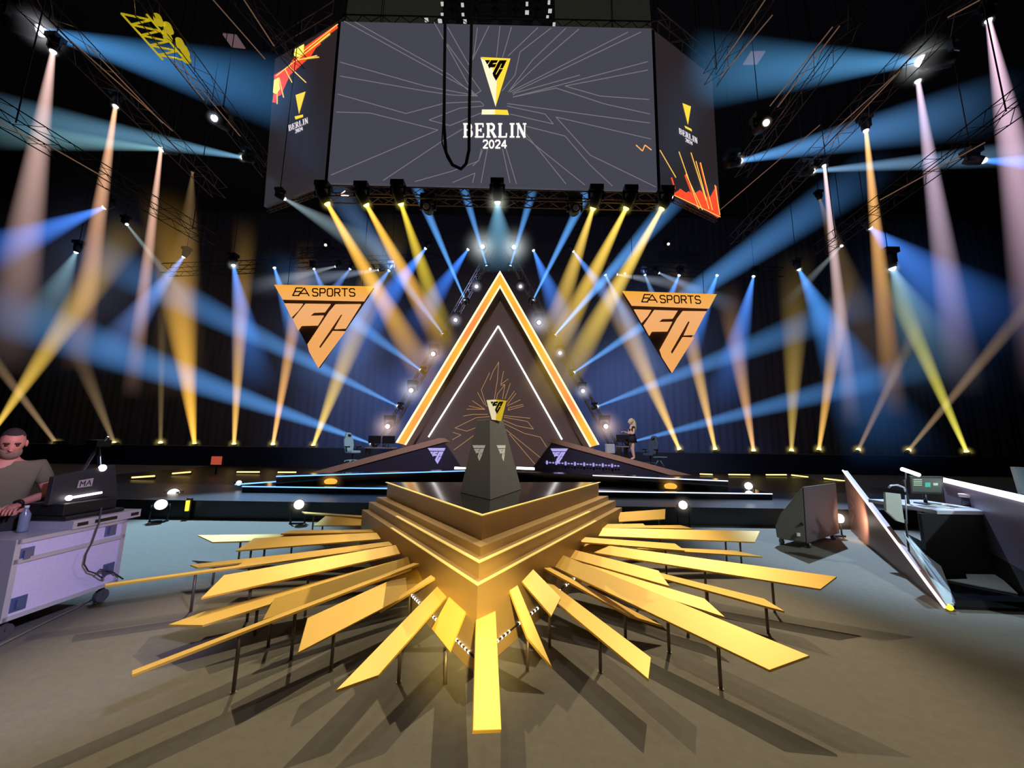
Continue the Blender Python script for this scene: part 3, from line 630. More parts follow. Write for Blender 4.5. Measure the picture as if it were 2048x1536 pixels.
haze(Y(1840, 640, 20), 9.0, (.03, .08, .22), .8, 'blue haze at the right behind the tall columns', (1, .4, 1))
# ------------------------------------------------------------------ rear and side fixtures in the roof
G = 'moving lights on the roof trusses'
RF = [  # src, Ysrc, end, Yend, hw, col, B, fall, lens, size, halo, label
    ((82, 62), 8.5, (640, 215), 11, 92, (.06, .24, .55), .75, .8, (.9, .9, 1), 1.7, .65, 'dazzling light at the top left corner with a wide blue beam'),
    ((1840, 122), 8.5, (1370, 150), 11, 84, (.07, .25, .50), .75, .6, (.95, 1, 1), 1.7, .7, 'dazzling light at the upper right with a wide blue beam towards the screens'),
    ((485, 315), 11, (-60, 215), 10, 52, (.14, .33, .50), .55, .7, (.95, 1, 1), 1.0, .2, 'light by the lower corner of the left side screen with a long slate-blue beam'),
    ((326, 299), 11, (-40, 262), 9.5, 40, (.20, .42, .48), .55, .7, (1, 1, 1), 1.0, .2, 'light left of the slate-blue one with a grey-teal beam to the left'),
    ((1481, 322), 11, (2010, 205), 10, 76, (.10, .30, .66), .7, 1.0, (1, 1, 1), 1.2, .25, 'light beside the right side screen with a broad blue beam to the right'),
    ((1626, 342), 11, (2120, 300), 10, 34, (.18, .34, .55), .6, 1.0, (1, .95, .9), 1.1, .2, 'light with a narrow pale blue beam to the right at mid height'),
    ((1969, 321), 9, (2200, 328), 8, 40, (.06, .24, .95), 1.0, .6, (.8, .9, 1), 1.0, .15, 'light at the far right edge with a short strong blue beam'),
    ((208, 415), 13, (-70, 525), 12, 50, (.06, .22, .85), .95, .9, (.8, .95, 1), 1.0, .15, 'light with a strong blue beam leaving the left edge of the picture'),
    ((152, 505), 14, (60, 690), 14, 52, (.22, .40, .50), .5, 1.4, (.9, 1, 1), .9, .12, 'light with a soft pale cone low at the left'),
    ((367, 514), 16, (190, 740), 16, 44, (.16, .30, .75), .75, 1.2, (.85, .95, 1), .9, .12, 'light with a lavender-blue beam down-left, above the amber floor beam'),
    ((467, 531), 17, (515, 790), 17, 48, (.07, .24, .80), .85, 1.3, (.9, 1, .95), 1.1, .35, 'light with a blue cone straight down, left of the left hanging sign'),
    ((549, 536), 17.5, (600, 700), 17.5, 26, (.08, .30, .85), .85, 1.0, (.85, 1, 1), .9, .15, 'light just above the left corner of the left hanging sign'),
    ((628, 538), 18, (680, 660), 18, 20, (.12, .26, .70), .7, 1.0, (.85, 1, 1), .8, .1, 'small light above the left hanging sign, left of its middle'),
    ((700, 538), 18, (620, 640), 18, 22, (.12, .26, .70), .6, 1.0, (.85, 1, 1), .8, .1, 'small light above the left hanging sign, right of its middle'),
    ((671, 533), 18.4, (480, 580), 18.4, 24, (.28, .32, .38), .45, 1.2, (.9, 1, 1), .8, .1, 'small light with a grey beam to the left above the left hanging sign'),
    ((757, 540), 18.4, (500, 575), 18.4, 34, (.26, .32, .42), .45, 1.2, (.9, 1, 1), .8, .1, 'small light with a grey leftward beam above the right end of the left sign'),
    ((740, 538), 18.8, None, 0, 0, PALE, 0, 1, (.9, 1, 1), .8, .1, 'small lamp without a beam above the right end of the left sign'),
    ((778, 541), 17.5, (600, 780), 17.5, 60, (.08, .26, .75), .7, 1.2, (.85, 1, 1), .9, .12, 'light whose broad blue beam runs down along the left sign'),
    ((851, 497), 17.5, (650, 760), 17.5, 68, (.05, .22, .90), .95, 1.5, (.85, 1, 1), .9, .15, 'light with a strong blue beam down-left, left of the apex lamps'),
    ((936, 499), 17.5, (810, 680), 17.5, 42, (.05, .22, .95), .95, 1.5, (.85, 1, 1), .9, .15, 'light with a strong short blue beam down-left, next to the apex lamps'),
    ((1067, 501), 17.5, (1150, 700), 17.5, 46, (.06, .24, .90), .9, 1.4, (.85, 1, 1), .9, .15, 'light with a blue beam down-right, next to the apex lamps'),
    ((1147, 503), 17.5, (1290, 690), 17.5, 34, (.10, .30, .85), .75, 1.4, (.85, 1, 1), .8, .12, 'light with a blue beam down-right, further from the apex lamps'),
    ((1211, 550), 17.5, (1330, 790), 17.5, 36, (.20, .32, .60), .6, 1.3, (.85, 1, 1), .8, .12, 'light with a grey-blue beam down along the left slope of the right sign'),
    ((1234, 549), 18.2, (1400, 575), 18.2, 22, (.30, .36, .45), .5, 1.1, (.9, 1, 1), .8, .1, 'small light with a grey beam to the right above the right hanging sign'),
    ((1250, 547), 18.6, None, 0, 0, PALE, 0, 1, (.9, 1, 1), .7, .1, 'small lamp without a beam above the left end of the right sign'),
    ((1290, 550), 18, (1330, 650), 18, 16, (.16, .34, .70), .55, 1.0, (.9, 1, 1), .8, .1, 'small light with a thin blue beam above the middle of the right sign'),
    ((1318, 546), 18.4, (1480, 620), 18.4, 26, (.20, .30, .50), .5, 1.1, (.9, 1, 1), .8, .1, 'small light with a thin grey-blue beam to the right above the right sign'),
    ((1358, 551), 18, (1300, 690), 18, 24, (.08, .28, .90), .85, 1.0, (.85, 1, 1), .9, .15, 'light with a blue beam passing behind the middle of the right sign'),
    ((1434, 551), 17.5, (1370, 720), 17.5, 30, (.06, .26, .95), .9, 1.0, (.85, 1, 1), .9, .15, 'light at the right corner of the right hanging sign'),
    ((1507, 553), 17, (1440, 830), 17, 48, (.07, .24, .85), .85, 1.4, (.85, 1, 1), .9, .15, 'light with a blue beam down-left, right of the right hanging sign'),
    ((1598, 539), 16, (1800, 940), 16, 92, (.06, .25, .72), .9, 1.5, (.85, 1, 1), 1.0, .2, 'light with a big spreading blue beam down-right, right half'),
    ((1741, 456), 14, (2010, 690), 14, 110, (.06, .22, .80), .85, 1.3, (.85, 1, 1), 1.0, .2, 'light with a strong blue beam down-right near the orange column of light'),
    ((1785, 537), 12, (1900, 800), 12, 84, (.25, .48, .62), .62, 2.0, (.95, 1, 1), 1.3, .3, 'light with a pale cone hanging on a dark bracket at the right'),
    ((254, 449), 15, (390, 620), 15, 14, (.20, .26, .28), .5, 1.4, (.9, 1, 1), .8, .1, 'small lamp with a faint grey beam down-right at the left'),
    ((1683, 492), 15, (1560, 620), 15, 16, (.22, .26, .28), .4, 1.4, (.9, 1, 1), .8, .1, 'small lamp with a faint grey beam beside the right pink column'),
    ((570, 398), 10.6, (800, 530), 13, 44, (.22, .30, .34), .6, .9, (.9, 1, 1), .7, .1, 'small light under the left side screen with a grey beam down-right'),
    ((428, 236), 9.5, None, 0, 0, PALE, 0, 1, (.8, .85, 1), 1.2, .25, 'round white lamp left of the left side screen'),
    ((1533, 245), 9.5, None, 0, 0, PALE, 0, 1, (1, .85, .65), 1.2, .2, 'round warm lamp right of the right side screen'),
    ((651, 490), 19, None, 0, 0, PALE, 0, 1, (1, .85, .8), .9, .15, 'tiny warm lamp high above the left hanging sign'),
    ((1337, 488), 19, None, 0, 0, PALE, 0, 1, (1, .85, .7), .9, .15, 'tiny warm lamp high above the right hanging sign'),
]
for (s, ys, e, ye, hw, c, B, fl, ln, sz, h, lab) in RF:
    fixture(s, ys, e, ye or None, hw, c, B, lab, G, lens=ln, ls=6, size=sz, fl=fl, h=h)
# the tall columns of light
G = 'lights casting the tall steep columns of light'
for (s, ys, e, hw, c, B, fl, lab) in [
    ((106, 104), 8.5, (8, 760), 46, (.62, .40, .36), .95, 1.2, 'lamp casting the tall pink column at the far left'),
    ((231, 213), 10.0, (150, 745), 26, (.85, .45, .26), .85, 1.1, 'lamp casting the tall orange-pink column second from the left'),
    ((322, 298), 11.5, (262, 800), 19, (.80, .46, .34), .85, 1.1, 'lamp casting the tall pink column third from the left'),
    ((1649, 332), 11.5, (1705, 860), 19, (.78, .55, .58), .9, 1.2, 'lamp casting the slim pink column nearest the right screen'),
    ((1732, 262), 10.0, (1790, 840), 24, (.95, .48, .16), .95, 1.2, 'lamp casting the orange column at the right'),
    ((1836, 163), 8.8, (1930, 800), 34, (.62, .46, .62), .9, 1.3, 'lamp casting the lilac column at the right'),
    ((1977, 42), 8.0, (2120, 800), 56, (.78, .52, .68), 1.0, 1.3, 'lamp casting the broad pink column at the far right')]:
    fixture(s, ys, e, ys + .3, hw, c, B, lab, G, lens=(1, .97, .95), ls=6, size=.9, fl=fl, h=.15)
for (s, e, hw, lab) in [((385, 345), (350, 800), 60, 'dim lamp casting a faint brown column left of the left side screen'), ((1640, 400), (1760, 760), 50, 'dim lamp with a faint olive column at the right')]:
    fixture(s, 15, e, 15, hw, (.16, .10, .045), .4, lab, G, lens=(.3, .2, .1), ls=.6, size=.8, fl=.7)

# ------------------------------------------------------------------ hanging screens
YS = 10.0
sc1 = [Y(682, 43, YS), Y(1303, 57, YS), Y(1315, 380, YS), Y(655, 364, YS)]
SCR = mat('screen_dark', srgb(20, 20, 24), .35, emit=srgb(72, 72, 84), es=.9)
f1 = onplane(Vector((0, YS, 0)), Vector((0, -1, 0)))
ms = thing('video_screen', 'large central hanging video screen showing the trophy and BERLIN 2024', 'screen', ((sc1[0].x + sc1[1].x) / 2, YS + .1, sc1[3].z))
ms_ = MB().prism(sc1, (0, .12, 0)).build('display', SCR, ms)
LINES = [[(688, 42), (940, 180), (955, 192)], [(710, 44), (900, 150), (948, 190)], [(680, 124), (850, 172), (955, 192), (905, 190), (850, 182), (680, 152)], [(675, 188), (812, 227), (890, 206), (960, 203), (968, 210)],
         [(672, 224), (740, 226), (876, 260), (662, 350)], [(968, 212), (920, 216), (858, 240), (900, 251), (962, 226)], [(766, 361), (880, 285), (925, 258)], [(830, 363), (905, 342), (957, 322), (965, 300)], [(905, 365), (950, 346), (945, 366)], [(962, 366), (975, 297)],
         [(868, 44), (948, 190), (962, 182), (895, 88)], [(895, 54), (938, 130), (948, 108), (955, 55)], [(978, 52), (945, 120)], [(993, 115), (1000, 52)], [(1005, 115), (1023, 54)], [(1016, 112), (1076, 55)], [(1040, 104), (1102, 56)], [(1040, 104), (1030, 150), (1004, 182)],
         [(1018, 182), (1065, 120), (1132, 56)], [(1016, 184), (1080, 125), (1158, 58)], [(1020, 184), (1256, 64)], [(1024, 186), (1282, 64)], [(1026, 194), (1100, 175), (1296, 123)], [(1026, 190), (1030, 186), (1160, 150)], [(1296, 140), (1130, 172), (1200, 192), (1298, 199)], [(1026, 194), (1112, 176), (1210, 208), (1300, 228)],
         [(1014, 207), (1300, 246)], [(1014, 212), (1090, 228), (1107, 248), (1020, 228)], [(1302, 278), (1112, 234), (1180, 310), (1312, 374)], [(1050, 252), (1130, 272), (1180, 330), (1225, 372)], [(1035, 262), (1170, 370)], [(1052, 268), (1132, 368)], [(1005, 298), (1020, 366)], [(1012, 298), (1033, 368)], [(963, 297), (958, 320), (945, 332)]]
mb = MB()
for l in LINES: ribbon(mb, l, 1.5, f1, .006)
mb.build('line_artwork', glow('grey_line', srgb(128, 124, 128), .9), ms_)
WH = glow('screen_white', srgb(255, 245, 235), 1.3); GY = glow('screen_gold', srgb(250, 215, 60), 1.1); CR_ = glow('screen_cream', srgb(255, 240, 200), 1.1)
mb = MB(); flat(mb, [(961, 115), (978, 125), (994, 155), (991, 213)], f1, .008); flat(mb, [(963, 229), (964, 219), (990, 219), (990, 229)], f1, .008); mb.build('trophy_picture', CR_, ms_, label='pale half of the pictured trophy')
mb = MB(); flat(mb, [(961, 114), (1021, 117), (991, 214), (994, 155), (978, 125)], f1, .008); flat(mb, [(990, 229), (990, 219), (1015, 220), (1018, 230)], f1, .008); mb.build('trophy_picture', GY, ms_, label='gold half of the pictured trophy')
mb = MB(); q = [f1(963, 108, .012), f1(1020, 109, .012), f1(992, 162, .012)]; emb(mb, *q, [EMB_TICK] + EMB_F + EMB_C, 0, .004); mb.build('trophy_emblem', mat('dark_emblem', (.02, .018, .01), .5), ms_)
mb = MB(); pl1 = lambda x, y: f1(x, y, .008)
write(mb, 'BERLIN', SERIF, lambda x, y: pl1(x, y), 927, 1052, 274, 248, 5.0, (0, -.01, 0)); mb.build('lettering', WH, ms_)
mb = MB(); write(mb, '2024', SANS, lambda x, y: pl1(x, y), 966, 1013, 296, 281, 2.6, (0, -.01, 0)); mb.build('lettering', WH, ms_)
mb = MB(); ribbon(mb, [(1272, 290), (1285, 302), (1290, 290), (1303, 300)], 2, f1, .008); mb.build('spark_artwork', glow('spark_orange', (1, .35, .08), 1.4), ms_)
RED = glow('spark_red', (.9, .07, .02), 1.1); HOT = glow('spark_hot', (1, .5, .08), 1.6); YLW = glow('spark_yellow', (1, .85, .12), 1.4)
def side_screen(inner_top, inner_bot, outer_top, outer_bot, label):
    it, ib = Y(*inner_top, YS + .05), Y(*inner_bot, YS + .05); ob = Z(*outer_bot, ib.z); n = (ob - ib).cross(it - ib).normalized()
    n.z = 0; n.normalize()
    if n.dot(CAM - ib) < 0: n = -n
    f = onplane(ib, n); ot = f(*outer_top); ob = f(*outer_bot)
    o = thing('video_screen', label, 'screen', (ib.x, ib.y, ib.z))
    dd = MB().prism([f(*inner_top), f(*inner_bot), ob, ot], n * -.12).build('display', mat('side_screen_dark', srgb(18, 17, 20), .3, emit=srgb(50, 43, 46), es=.75), o)
    return dd, f, n, (f(*inner_top), f(*inner_bot), ob, ot)
s2, f2, n2, c2 = side_screen((672, 47), (651, 368), (550, 118), (528, 413), 'hanging side screen on the left with fiery sparks at its upper edge')
s3, f3, n3, c3 = side_screen((1309, 62), (1320, 374), (1424, 152), (1441, 434), 'hanging side screen on the right with red sparks at its bottom corner')
mb = MB(); ribbon(mb, [(550, 160), (575, 142), (600, 105), (675, 52)], 8, f2, .006); ribbon(mb, [(548, 205), (556, 150), (590, 128), (610, 108), (640, 85)], 7, f2, .006); flat(mb, [(550, 195), (548, 150), (590, 125), (640, 82), (622, 112), (580, 150), (562, 190)], f2, .004); mb.build('spark_artwork', RED, s2)
mb = MB(); 
for l in [[(552, 152), (590, 122), (660, 68)], [(590, 120), (638, 114)], [(592, 121), (634, 111)], [(578, 133), (612, 165)], [(570, 138), (584, 165)], [(558, 155), (567, 195)], [(555, 160), (554, 208)], [(600, 108), (676, 48)], [(618, 100), (660, 66)]]: ribbon(mb, l, 1.8, f2, .010)
mb.build('spark_artwork', HOT, s2)
mb = MB(); flat(mb, [(587, 112), (590, 98), (608, 88), (607, 106), (598, 114)], f2, .012); flat(mb, [(546, 185), (548, 160), (557, 155), (560, 178), (552, 188)], f2, .012); mb.build('spark_artwork', YLW, s2)
mb = MB()
for l in [[(1358, 380), (1438, 433)], [(1362, 395), (1380, 385), (1400, 410), (1437, 430)]]: ribbon(mb, l, 7, f3, .005)
flat(mb, [(1345, 388), (1362, 378), (1380, 392), (1400, 380), (1418, 398), (1432, 372), (1440, 433)], f3, .004)
for l in [[(1343, 355), (1350, 378)], [(1370, 350), (1395, 415)], [(1400, 325), (1418, 400)], [(1432, 372), (1437, 425)]]: ribbon(mb, l, 3, f3, .006)
mb.build('spark_artwork', RED, s3)
mb = MB()
for l in [[(1320, 300), (1352, 355)], [(1358, 303), (1398, 418)], [(1382, 305), (1412, 400)], [(1392, 322), (1418, 418)], [(1401, 325), (1425, 420)], [(1372, 348), (1405, 420)], [(1430, 370), (1440, 430)], [(1320, 377), (1441, 434)]]: ribbon(mb, l, 1.3, f3, .009)
mb.build('spark_artwork', HOT, s3)
for o, f, q, base, letters in ((s2, f2, [(591, 190), (611, 183), (598, 228)], [(589, 233), (606, 229), (606, 234), (591, 239)], ((578, 262), (616, 246), (614, 240), (577, 251))), (s3, f3, [(1365, 206), (1382, 213), (1376, 250)], [(1369, 251), (1383, 258), (1384, 263), (1371, 256)], ((1359, 267), (1395, 287), (1394, 277), (1358, 256)))):
    mb = MB(); flat(mb, q, f, .008); flat(mb, base, f, .008); mb.build('trophy_picture', GY, o)
    (ax, ay), (bx, by), (cx, cy), (dx, dy) = letters
    def plc(u, v): return f(ax + (bx - ax) * u + (dx - ax) * v, ay + (by - ay) * u + (dy - ay) * v, .008)
    mb = MB(); write(mb, 'BERLIN', SERIF, plc, 0, 1, 0, 1, .05, (n2 if o is s2 else n3) * .004)
    write(mb, '2024', SANS, lambda u, v: plc(u, v), .32, .7, -.85, -.25, .035, (n2 if o is s2 else n3) * .004); mb.build('lettering', glow('screen_white2', srgb(235, 225, 235), 1.0), o)
# seams, frame trusses
truss('screen_truss', (sc1[3] + Vector((-.1, .25, -.22)), sc1[2] + Vector((.1, .25, -.22))), .34, TRUSS, 'horizontal truss along the bottom of the central screen')
truss('screen_truss', (sc1[0] + Vector((-.1, .5, .35)), sc1[1] + Vector((.1, .5, .35))), .5, TRUSSD, 'dark horizontal truss along the top of the central screen')
for (c, lab) in ((c2, 'left'), (c3, 'right')):
    nn = n2 if lab == 'left' else n3
    truss('screen_truss', (c[0] + Vector((0, 0, .45)) - nn * .1, c[3] + Vector((0, 0, .45)) - nn * .1), .5, TRUSS, 'truss running along the top of the %s side screen' % lab)
    truss('screen_truss', (c[1] + Vector((0, 0, -.06)) - nn * .15, c[2] + Vector((0, 0, -.06)) - nn * .15), .10, TRUSS, 'thin truss running along the bottom of the %s side screen' % lab, r=.012)
for (p, q, lab) in ((sc1[0], sc1[3], 'left'), (sc1[1], sc1[2], 'right')):
    o = MB().box(((p.x + q.x) / 2, YS + .1, (p.z + q.z) / 2), (.22, .12, abs(p.z - q.z)), Matrix.Rotation(math.atan2(p.x - q.x, p.z - q.z), 3, 'Y')).build('corner_post', BLACK)
    tag(o, 'black corner post joining the central screen to the %s side screen' % lab, 'post')
# loop of black cable hanging in front of the screen
o = thing('hanging_cable', 'two black cables hanging in a loop in front of the central screen', 'cable', Y(915, 20, 9.4))
pts = [(890, -30), (890, 60), (889, 140), (888, 250), (892, 305), (905, 330), (922, 338), (932, 328), (938, 300), (939, 200), (942, 100), (944, 0), (946, -30)]
MB().tube([Y(x, y, 9.4) for x, y in pts], .045, 8).build('cable', MATT, o)
pts = [(886, 240), (884, 285), (894, 315), (903, 330)]
MB().tube([Y(x, y, 9.4) for x, y in pts], .02, 6).build('thin_cable', MATT, o)

# ------------------------------------------------------------------ roof trusses, cables, curtain above the screens
def tr2(p, q, z0, z1, w, m, lab, r=.011, n=None): return truss('roof_truss', (Z(*p, z0), Z(*q, z1)), w, m, lab, r=r, n=n, group='roof trusses')
tr2((10, -50), (440, 385), 10.2, 10.2, .42, TRUSS, 'long roof truss running back above the left columns of light')
tr2((250, -40), (540, 345), 11.2, 10.8, .42, TRUSS, 'roof truss running back between the yellow lit truss and the left side screen')
tr2((-60, 190), (420, 480), 7.5, 7.5, .34, TRUSSD, 'low dark truss crossing the left columns of light')
tr2((440, -60), (600, 130), 12.5, 12.5, .4, TRUSS, 'roof truss meeting the top of the left side screen')
tr2((1990, -60), (1470, 480), 10.6, 10.6, .42, TRUSS, 'long roof truss running back above the right columns of light')
tr2((1720, 20), (1480, 345), 11.4, 11.0, .42, TRUSS, 'roof truss running back beside the right side screen')
tr2((1560, -60), (1420, 160), 12.6, 12.6, .4, TRUSS, 'roof truss meeting the top of the right side screen')
tr2((2110, 150), (1640, 500), 7.8, 7.8, .34, TRUSSD, 'low dark truss crossing the right columns of light')
truss('roof_truss', (Y(330, 540, 18.8), Y(880, 520, 18.8)), .5, TRUSSD, 'rear horizontal truss above the left hanging sign')
truss('roof_truss', (Y(1100, 530, 18.8), Y(1560, 548, 18.8)), .5, TRUSSD, 'rear horizontal truss above the right hanging sign')
truss('roof_truss', (Y(820, 465, 18.8), Y(1180, 470, 18.8)), .6, TRUSSD, 'rear horizontal truss high behind the arch apex')
for k, yy in enumerate((500, 512)):
    truss('roof_truss', (Y(600, yy, 20), Y(720, yy, 20)), .2, TRUSSD, 'short dark truss high on the left behind the yellow beams, %s' % ('upper', 'lower')[k])
    truss('roof_truss', (Y(1315, yy + 8, 20), Y(1400, yy + 10, 20)), .2, TRUSSD, 'short dark truss high on the right behind the beams, %s' % ('upper', 'lower')[k])
YT = mat('yellow_lit_truss', srgb(225, 205, 60), .45, .2, emit=srgb(205, 185, 30), es=.6)  # yellow light on the truss is put into its colour and emission
o = thing('truss_section', 'short truss section coloured as if lit yellow, with lamps, at the upper left', 'truss', Z(305, 70, 11.3))
a, b = Z(268, 28, 11.0), Z(348, 120, 11.0); d = (b - a).normalized(); s_ = d.cross(Vector((0, 0, 1))).normalized(); mb = MB()
for q in (-.28, .28): mb.tube([a + s_ * q, b + s_ * q], .022, 6)
for k in range(9):
    p = a.lerp(b, k / 9); r_ = a.lerp(b, (k + 1) / 9); mb.tube([p + s_ * (.28 if k % 2 else -.28), r_ + s_ * (-.28 if k % 2 else .28)], .02, 5)
mb.build('frame', YT, o)
for k in range(6):
    p = a.lerp(b, (k + .5) / 6) + s_ * .42 + Vector((0, 0, .08)); p += s_ * (.1 * math.sin(k * 2.3)); MB().tube([p, p + Vector((.05, .02, -.16))], [.07, .09], 9).build('lamp_can', YT, o)
lamp('truss_lamp', Z(330, 40, 12.8), Z(305, 70, 11), 60, (1, .85, .2), 70, .6, .1)
for (x, y, lab) in ((468, 82, 'left'), (1508, 116, 'right')):
    o = MB().box(Y(x, y, 12.5), (.56, .5, .05), Matrix.Rotation(.12 if lab == 'left' else -.05, 3, 'Y')).build('roof_panel', mat('pinkish_box', srgb(170, 140, 140), .7, emit=srgb(150, 120, 122), es=.3)); tag(o, 'small pinkish box hanging in the roof near the %s side screen' % lab, 'box')
for x0, x1, sd in ((690, 885, 'left'), (1110, 1300, 'right')):
    a, b = Y(x0, 48, 11.4), Y(x1, 52, 11.4); n = 26; vs = []; fs = []; mb = MB()
    for i in range(n + 1):
        p = a.lerp(b, i / n); yy = .12 * math.sin(i * 2.1); vs += [(p.x, p.y + yy, p.z - .2), (p.x, p.y + yy + .1, p.z + 2.3)]
    for i in range(n): fs.append((2 * i, 2 * i + 2, 2 * i + 3, 2 * i + 1))
    mb.add(vs, fs, True)
    tag(mb.build('roof_curtain', mat('green_grey_cloth', srgb(62, 66, 56), .9, noise=.3, nscale=5, emit=srgb(40, 42, 36), es=.5)), 'dark green-grey cloth hanging above the %s half of the central screen' % sd, 'curtain')
o = thing('hoist_frame', 'tangle of hoists and bright fittings above the central screen', 'hoist', Y(960, 20, 11))
mb = MB(); mb.cur = 0
for k in range(5):
    for j in range(3): mb.box(Y(905 + k * 42, 8 + j * 18, 11.2), (.28, .25, .16))
    mb.tube([Y(905 + k * 42, 46, 11.2), Y(905 + k * 42, 0, 11.2)], .03, 6)
for j in range(3): mb.tube([Y(905, 8 + j * 18, 11.2), Y(1073, 8 + j * 18, 11.2)], .03, 6)
mb.tube([Y(990, 4, 11.2), Vector((Y(990, 4, 11.2).x, 11.2, 18))], .03, 6)
mb.build('frame', TRUSSD, o)
for (x, y) in ((885, 8), (925, 10), (886, 30), (926, 30), (880, 42), (930, 43), (1054, 8), (1054, 25), (1098, 5), (1100, 22), (1095, 35), (1108, 49), (853, 40)):
    MB().box(Y(x, y, 10.9), (.08 + .1 * random.random(), .1, .05)).build('fitting', glow('fitting_glint', (.9, .85, .85), .6), o)
def cable(p, q, z0, z1, lab):
    o = MB().tube([Z(*p, z0), Z(*q, z1)], .012, 5).build('roof_cable', mat('cable_bronze', srgb(170, 130, 105), .5, .3, emit=srgb(120, 92, 74), es=.6)); tag(o, lab, 'cable', 'taut cables under the roof')  # emission makes the cables look lit, they are no lamps
CB = [((140, 80), (345, 262)), ((175, 90), (325, 246)), ((345, 122), (408, 200)), ((352, 118), (480, 272)), ((422, -5), (530, 118)), ((485, -5), (548, 92)), ((1679, 52), (1555, 214)), ((1665, 54), (1540, 212)), ((1960, 0), (1895, 35)), ((1790, 150), (1645, 282)), ((1800, 142), (1660, 290)), ((1530, 0), (1450, 118)), ((1640, 250), (1440, 420)), ((1545, 30), (1440, 155)), ((1970, 285), (1760, 400)), ((0, 245), (100, 300)), ((95, 290), (200, 350))]
CL = ['lower of the two beside the top left light', 'upper of the two beside the top left light', 'short one just below the yellow-lit truss section', 'long one below the yellow-lit truss section', 'left of the pair above the left side screen', 'right of the pair above the left side screen',
      'right of the close pair at upper right', 'left of the close pair at upper right', 'short one near the top right corner', 'left of the long pair below the upper right light', 'right of the long pair below the upper right light', 'one touching the right side screen top',
      'one leading to the lamp beside the right side screen', 'one between the right screen and the close pair', 'low one between the two rightmost columns of light', 'low one at the left edge of the picture', 'low one crossing the far left column of light']
for k, (p, q) in enumerate(CB): cable(p, q, 9.6 if k < 14 else 7.2, 9.6 if k < 14 else 7.2, 'taut bronze roof cable, ' + CL[k])

# ------------------------------------------------------------------ hanging signs
def sign(q, yy, label):
    f = onplane(Vector((0, yy, 0)), Vector((0, -1, 0))); P0, P1, P2 = [f(*p) for p in q]
    o = thing('hanging_sign', label, 'sign', (P0 + P1 + P2) / 3, 'pair of inverted triangle signs')
    MB().prism([P0 + Vector((0, .04, -.02)), P1 + Vector((0, .04, -.02)), P2 + Vector((0, .04, .02))], (0, .08, 0)).build('backing', mat('sign_back', srgb(70, 50, 46), .8), o)
    OS = bpy.data.materials.get('sign_orange')
    if not OS:
        OS = mat('sign_orange', (.02, .02, .02), .5); nt = OS.node_tree; b = nt.nodes['Principled BSDF']; tc = nt.nodes.new('ShaderNodeTexCoord'); sp = nt.nodes.new('ShaderNodeSeparateXYZ'); mr = nt.nodes.new('ShaderNodeMapRange')
        mr.inputs[1].default_value = -1.2; mr.inputs[2].default_value = 1.3; cr = nt.nodes.new('ShaderNodeValToRGB')
        cr.color_ramp.elements[0].color = (*srgb(250, 175, 100), 1); cr.color_ramp.elements[1].color = (*srgb(255, 178, 45), 1); e = cr.color_ramp.elements.new(.55); e.color = (*srgb(252, 182, 120), 1)
        nt.links.new(tc.outputs['Object'], sp.inputs[0]); nt.links.new(sp.outputs[2], mr.inputs[0]); nt.links.new(mr.outputs[0], cr.inputs[0]); nt.links.new(cr.outputs[0], b.inputs['Emission Color']); b.inputs['Emission Strength'].default_value = .92
    mb = MB(); emb(mb, P0, P1, P2, [EMB_BAR], 0, .06); nb = mb.build('name_bar', OS, o)
    mb = MB(); emb(mb, P0, P1, P2, [EMB_TICK] + EMB_F + EMB_C, 0, .06); mb.build('emblem', OS, o)
    DK = mat('sign_letter', srgb(92, 58, 30), .6)
    ex, ey = (P1 - P0), (P2 - P0)
    def plc(s, t): return P0 + ex * s + ey * t + Vector((0, -.062, 0))
    def pz(u, v): return plc(*to_uv(500 + u / 4.096, 350 + v / 4.096))
    mb = MB()
    for l in ([(386, 933), (436, 933)], [(372, 963), (420, 963)], [(384, 935), (374, 963), (358, 996), (410, 996)], [(402, 998), (452, 934), (490, 998)], [(412, 979), (476, 979)]): strokes(mb, l, 9.5, pz, (0, -.01, 0))
    write(mb, 'SPORTS', SANS, pz, 516, 864, 1000, 938, 9.5, (0, -.01, 0)); mb.build('lettering', DK, nb)
    for p in (P0.lerp(P1, .12), P0.lerp(P1, .88)): MB().tube([p + Vector((0, .06, -.03)), Vector((p.x, p.y + .06, 18))], .012, 5).build('hanging_wire', TRUSSD, o)
sign(((550, 570.5), (747, 574), (637, 736)), 14.8, 'inverted orange triangle sign reading EA SPORTS FC left of the arch')
sign(((1245, 583), (1432, 589.5), (1343, 746)), 14.8, 'inverted orange triangle sign reading EA SPORTS FC right of the arch')

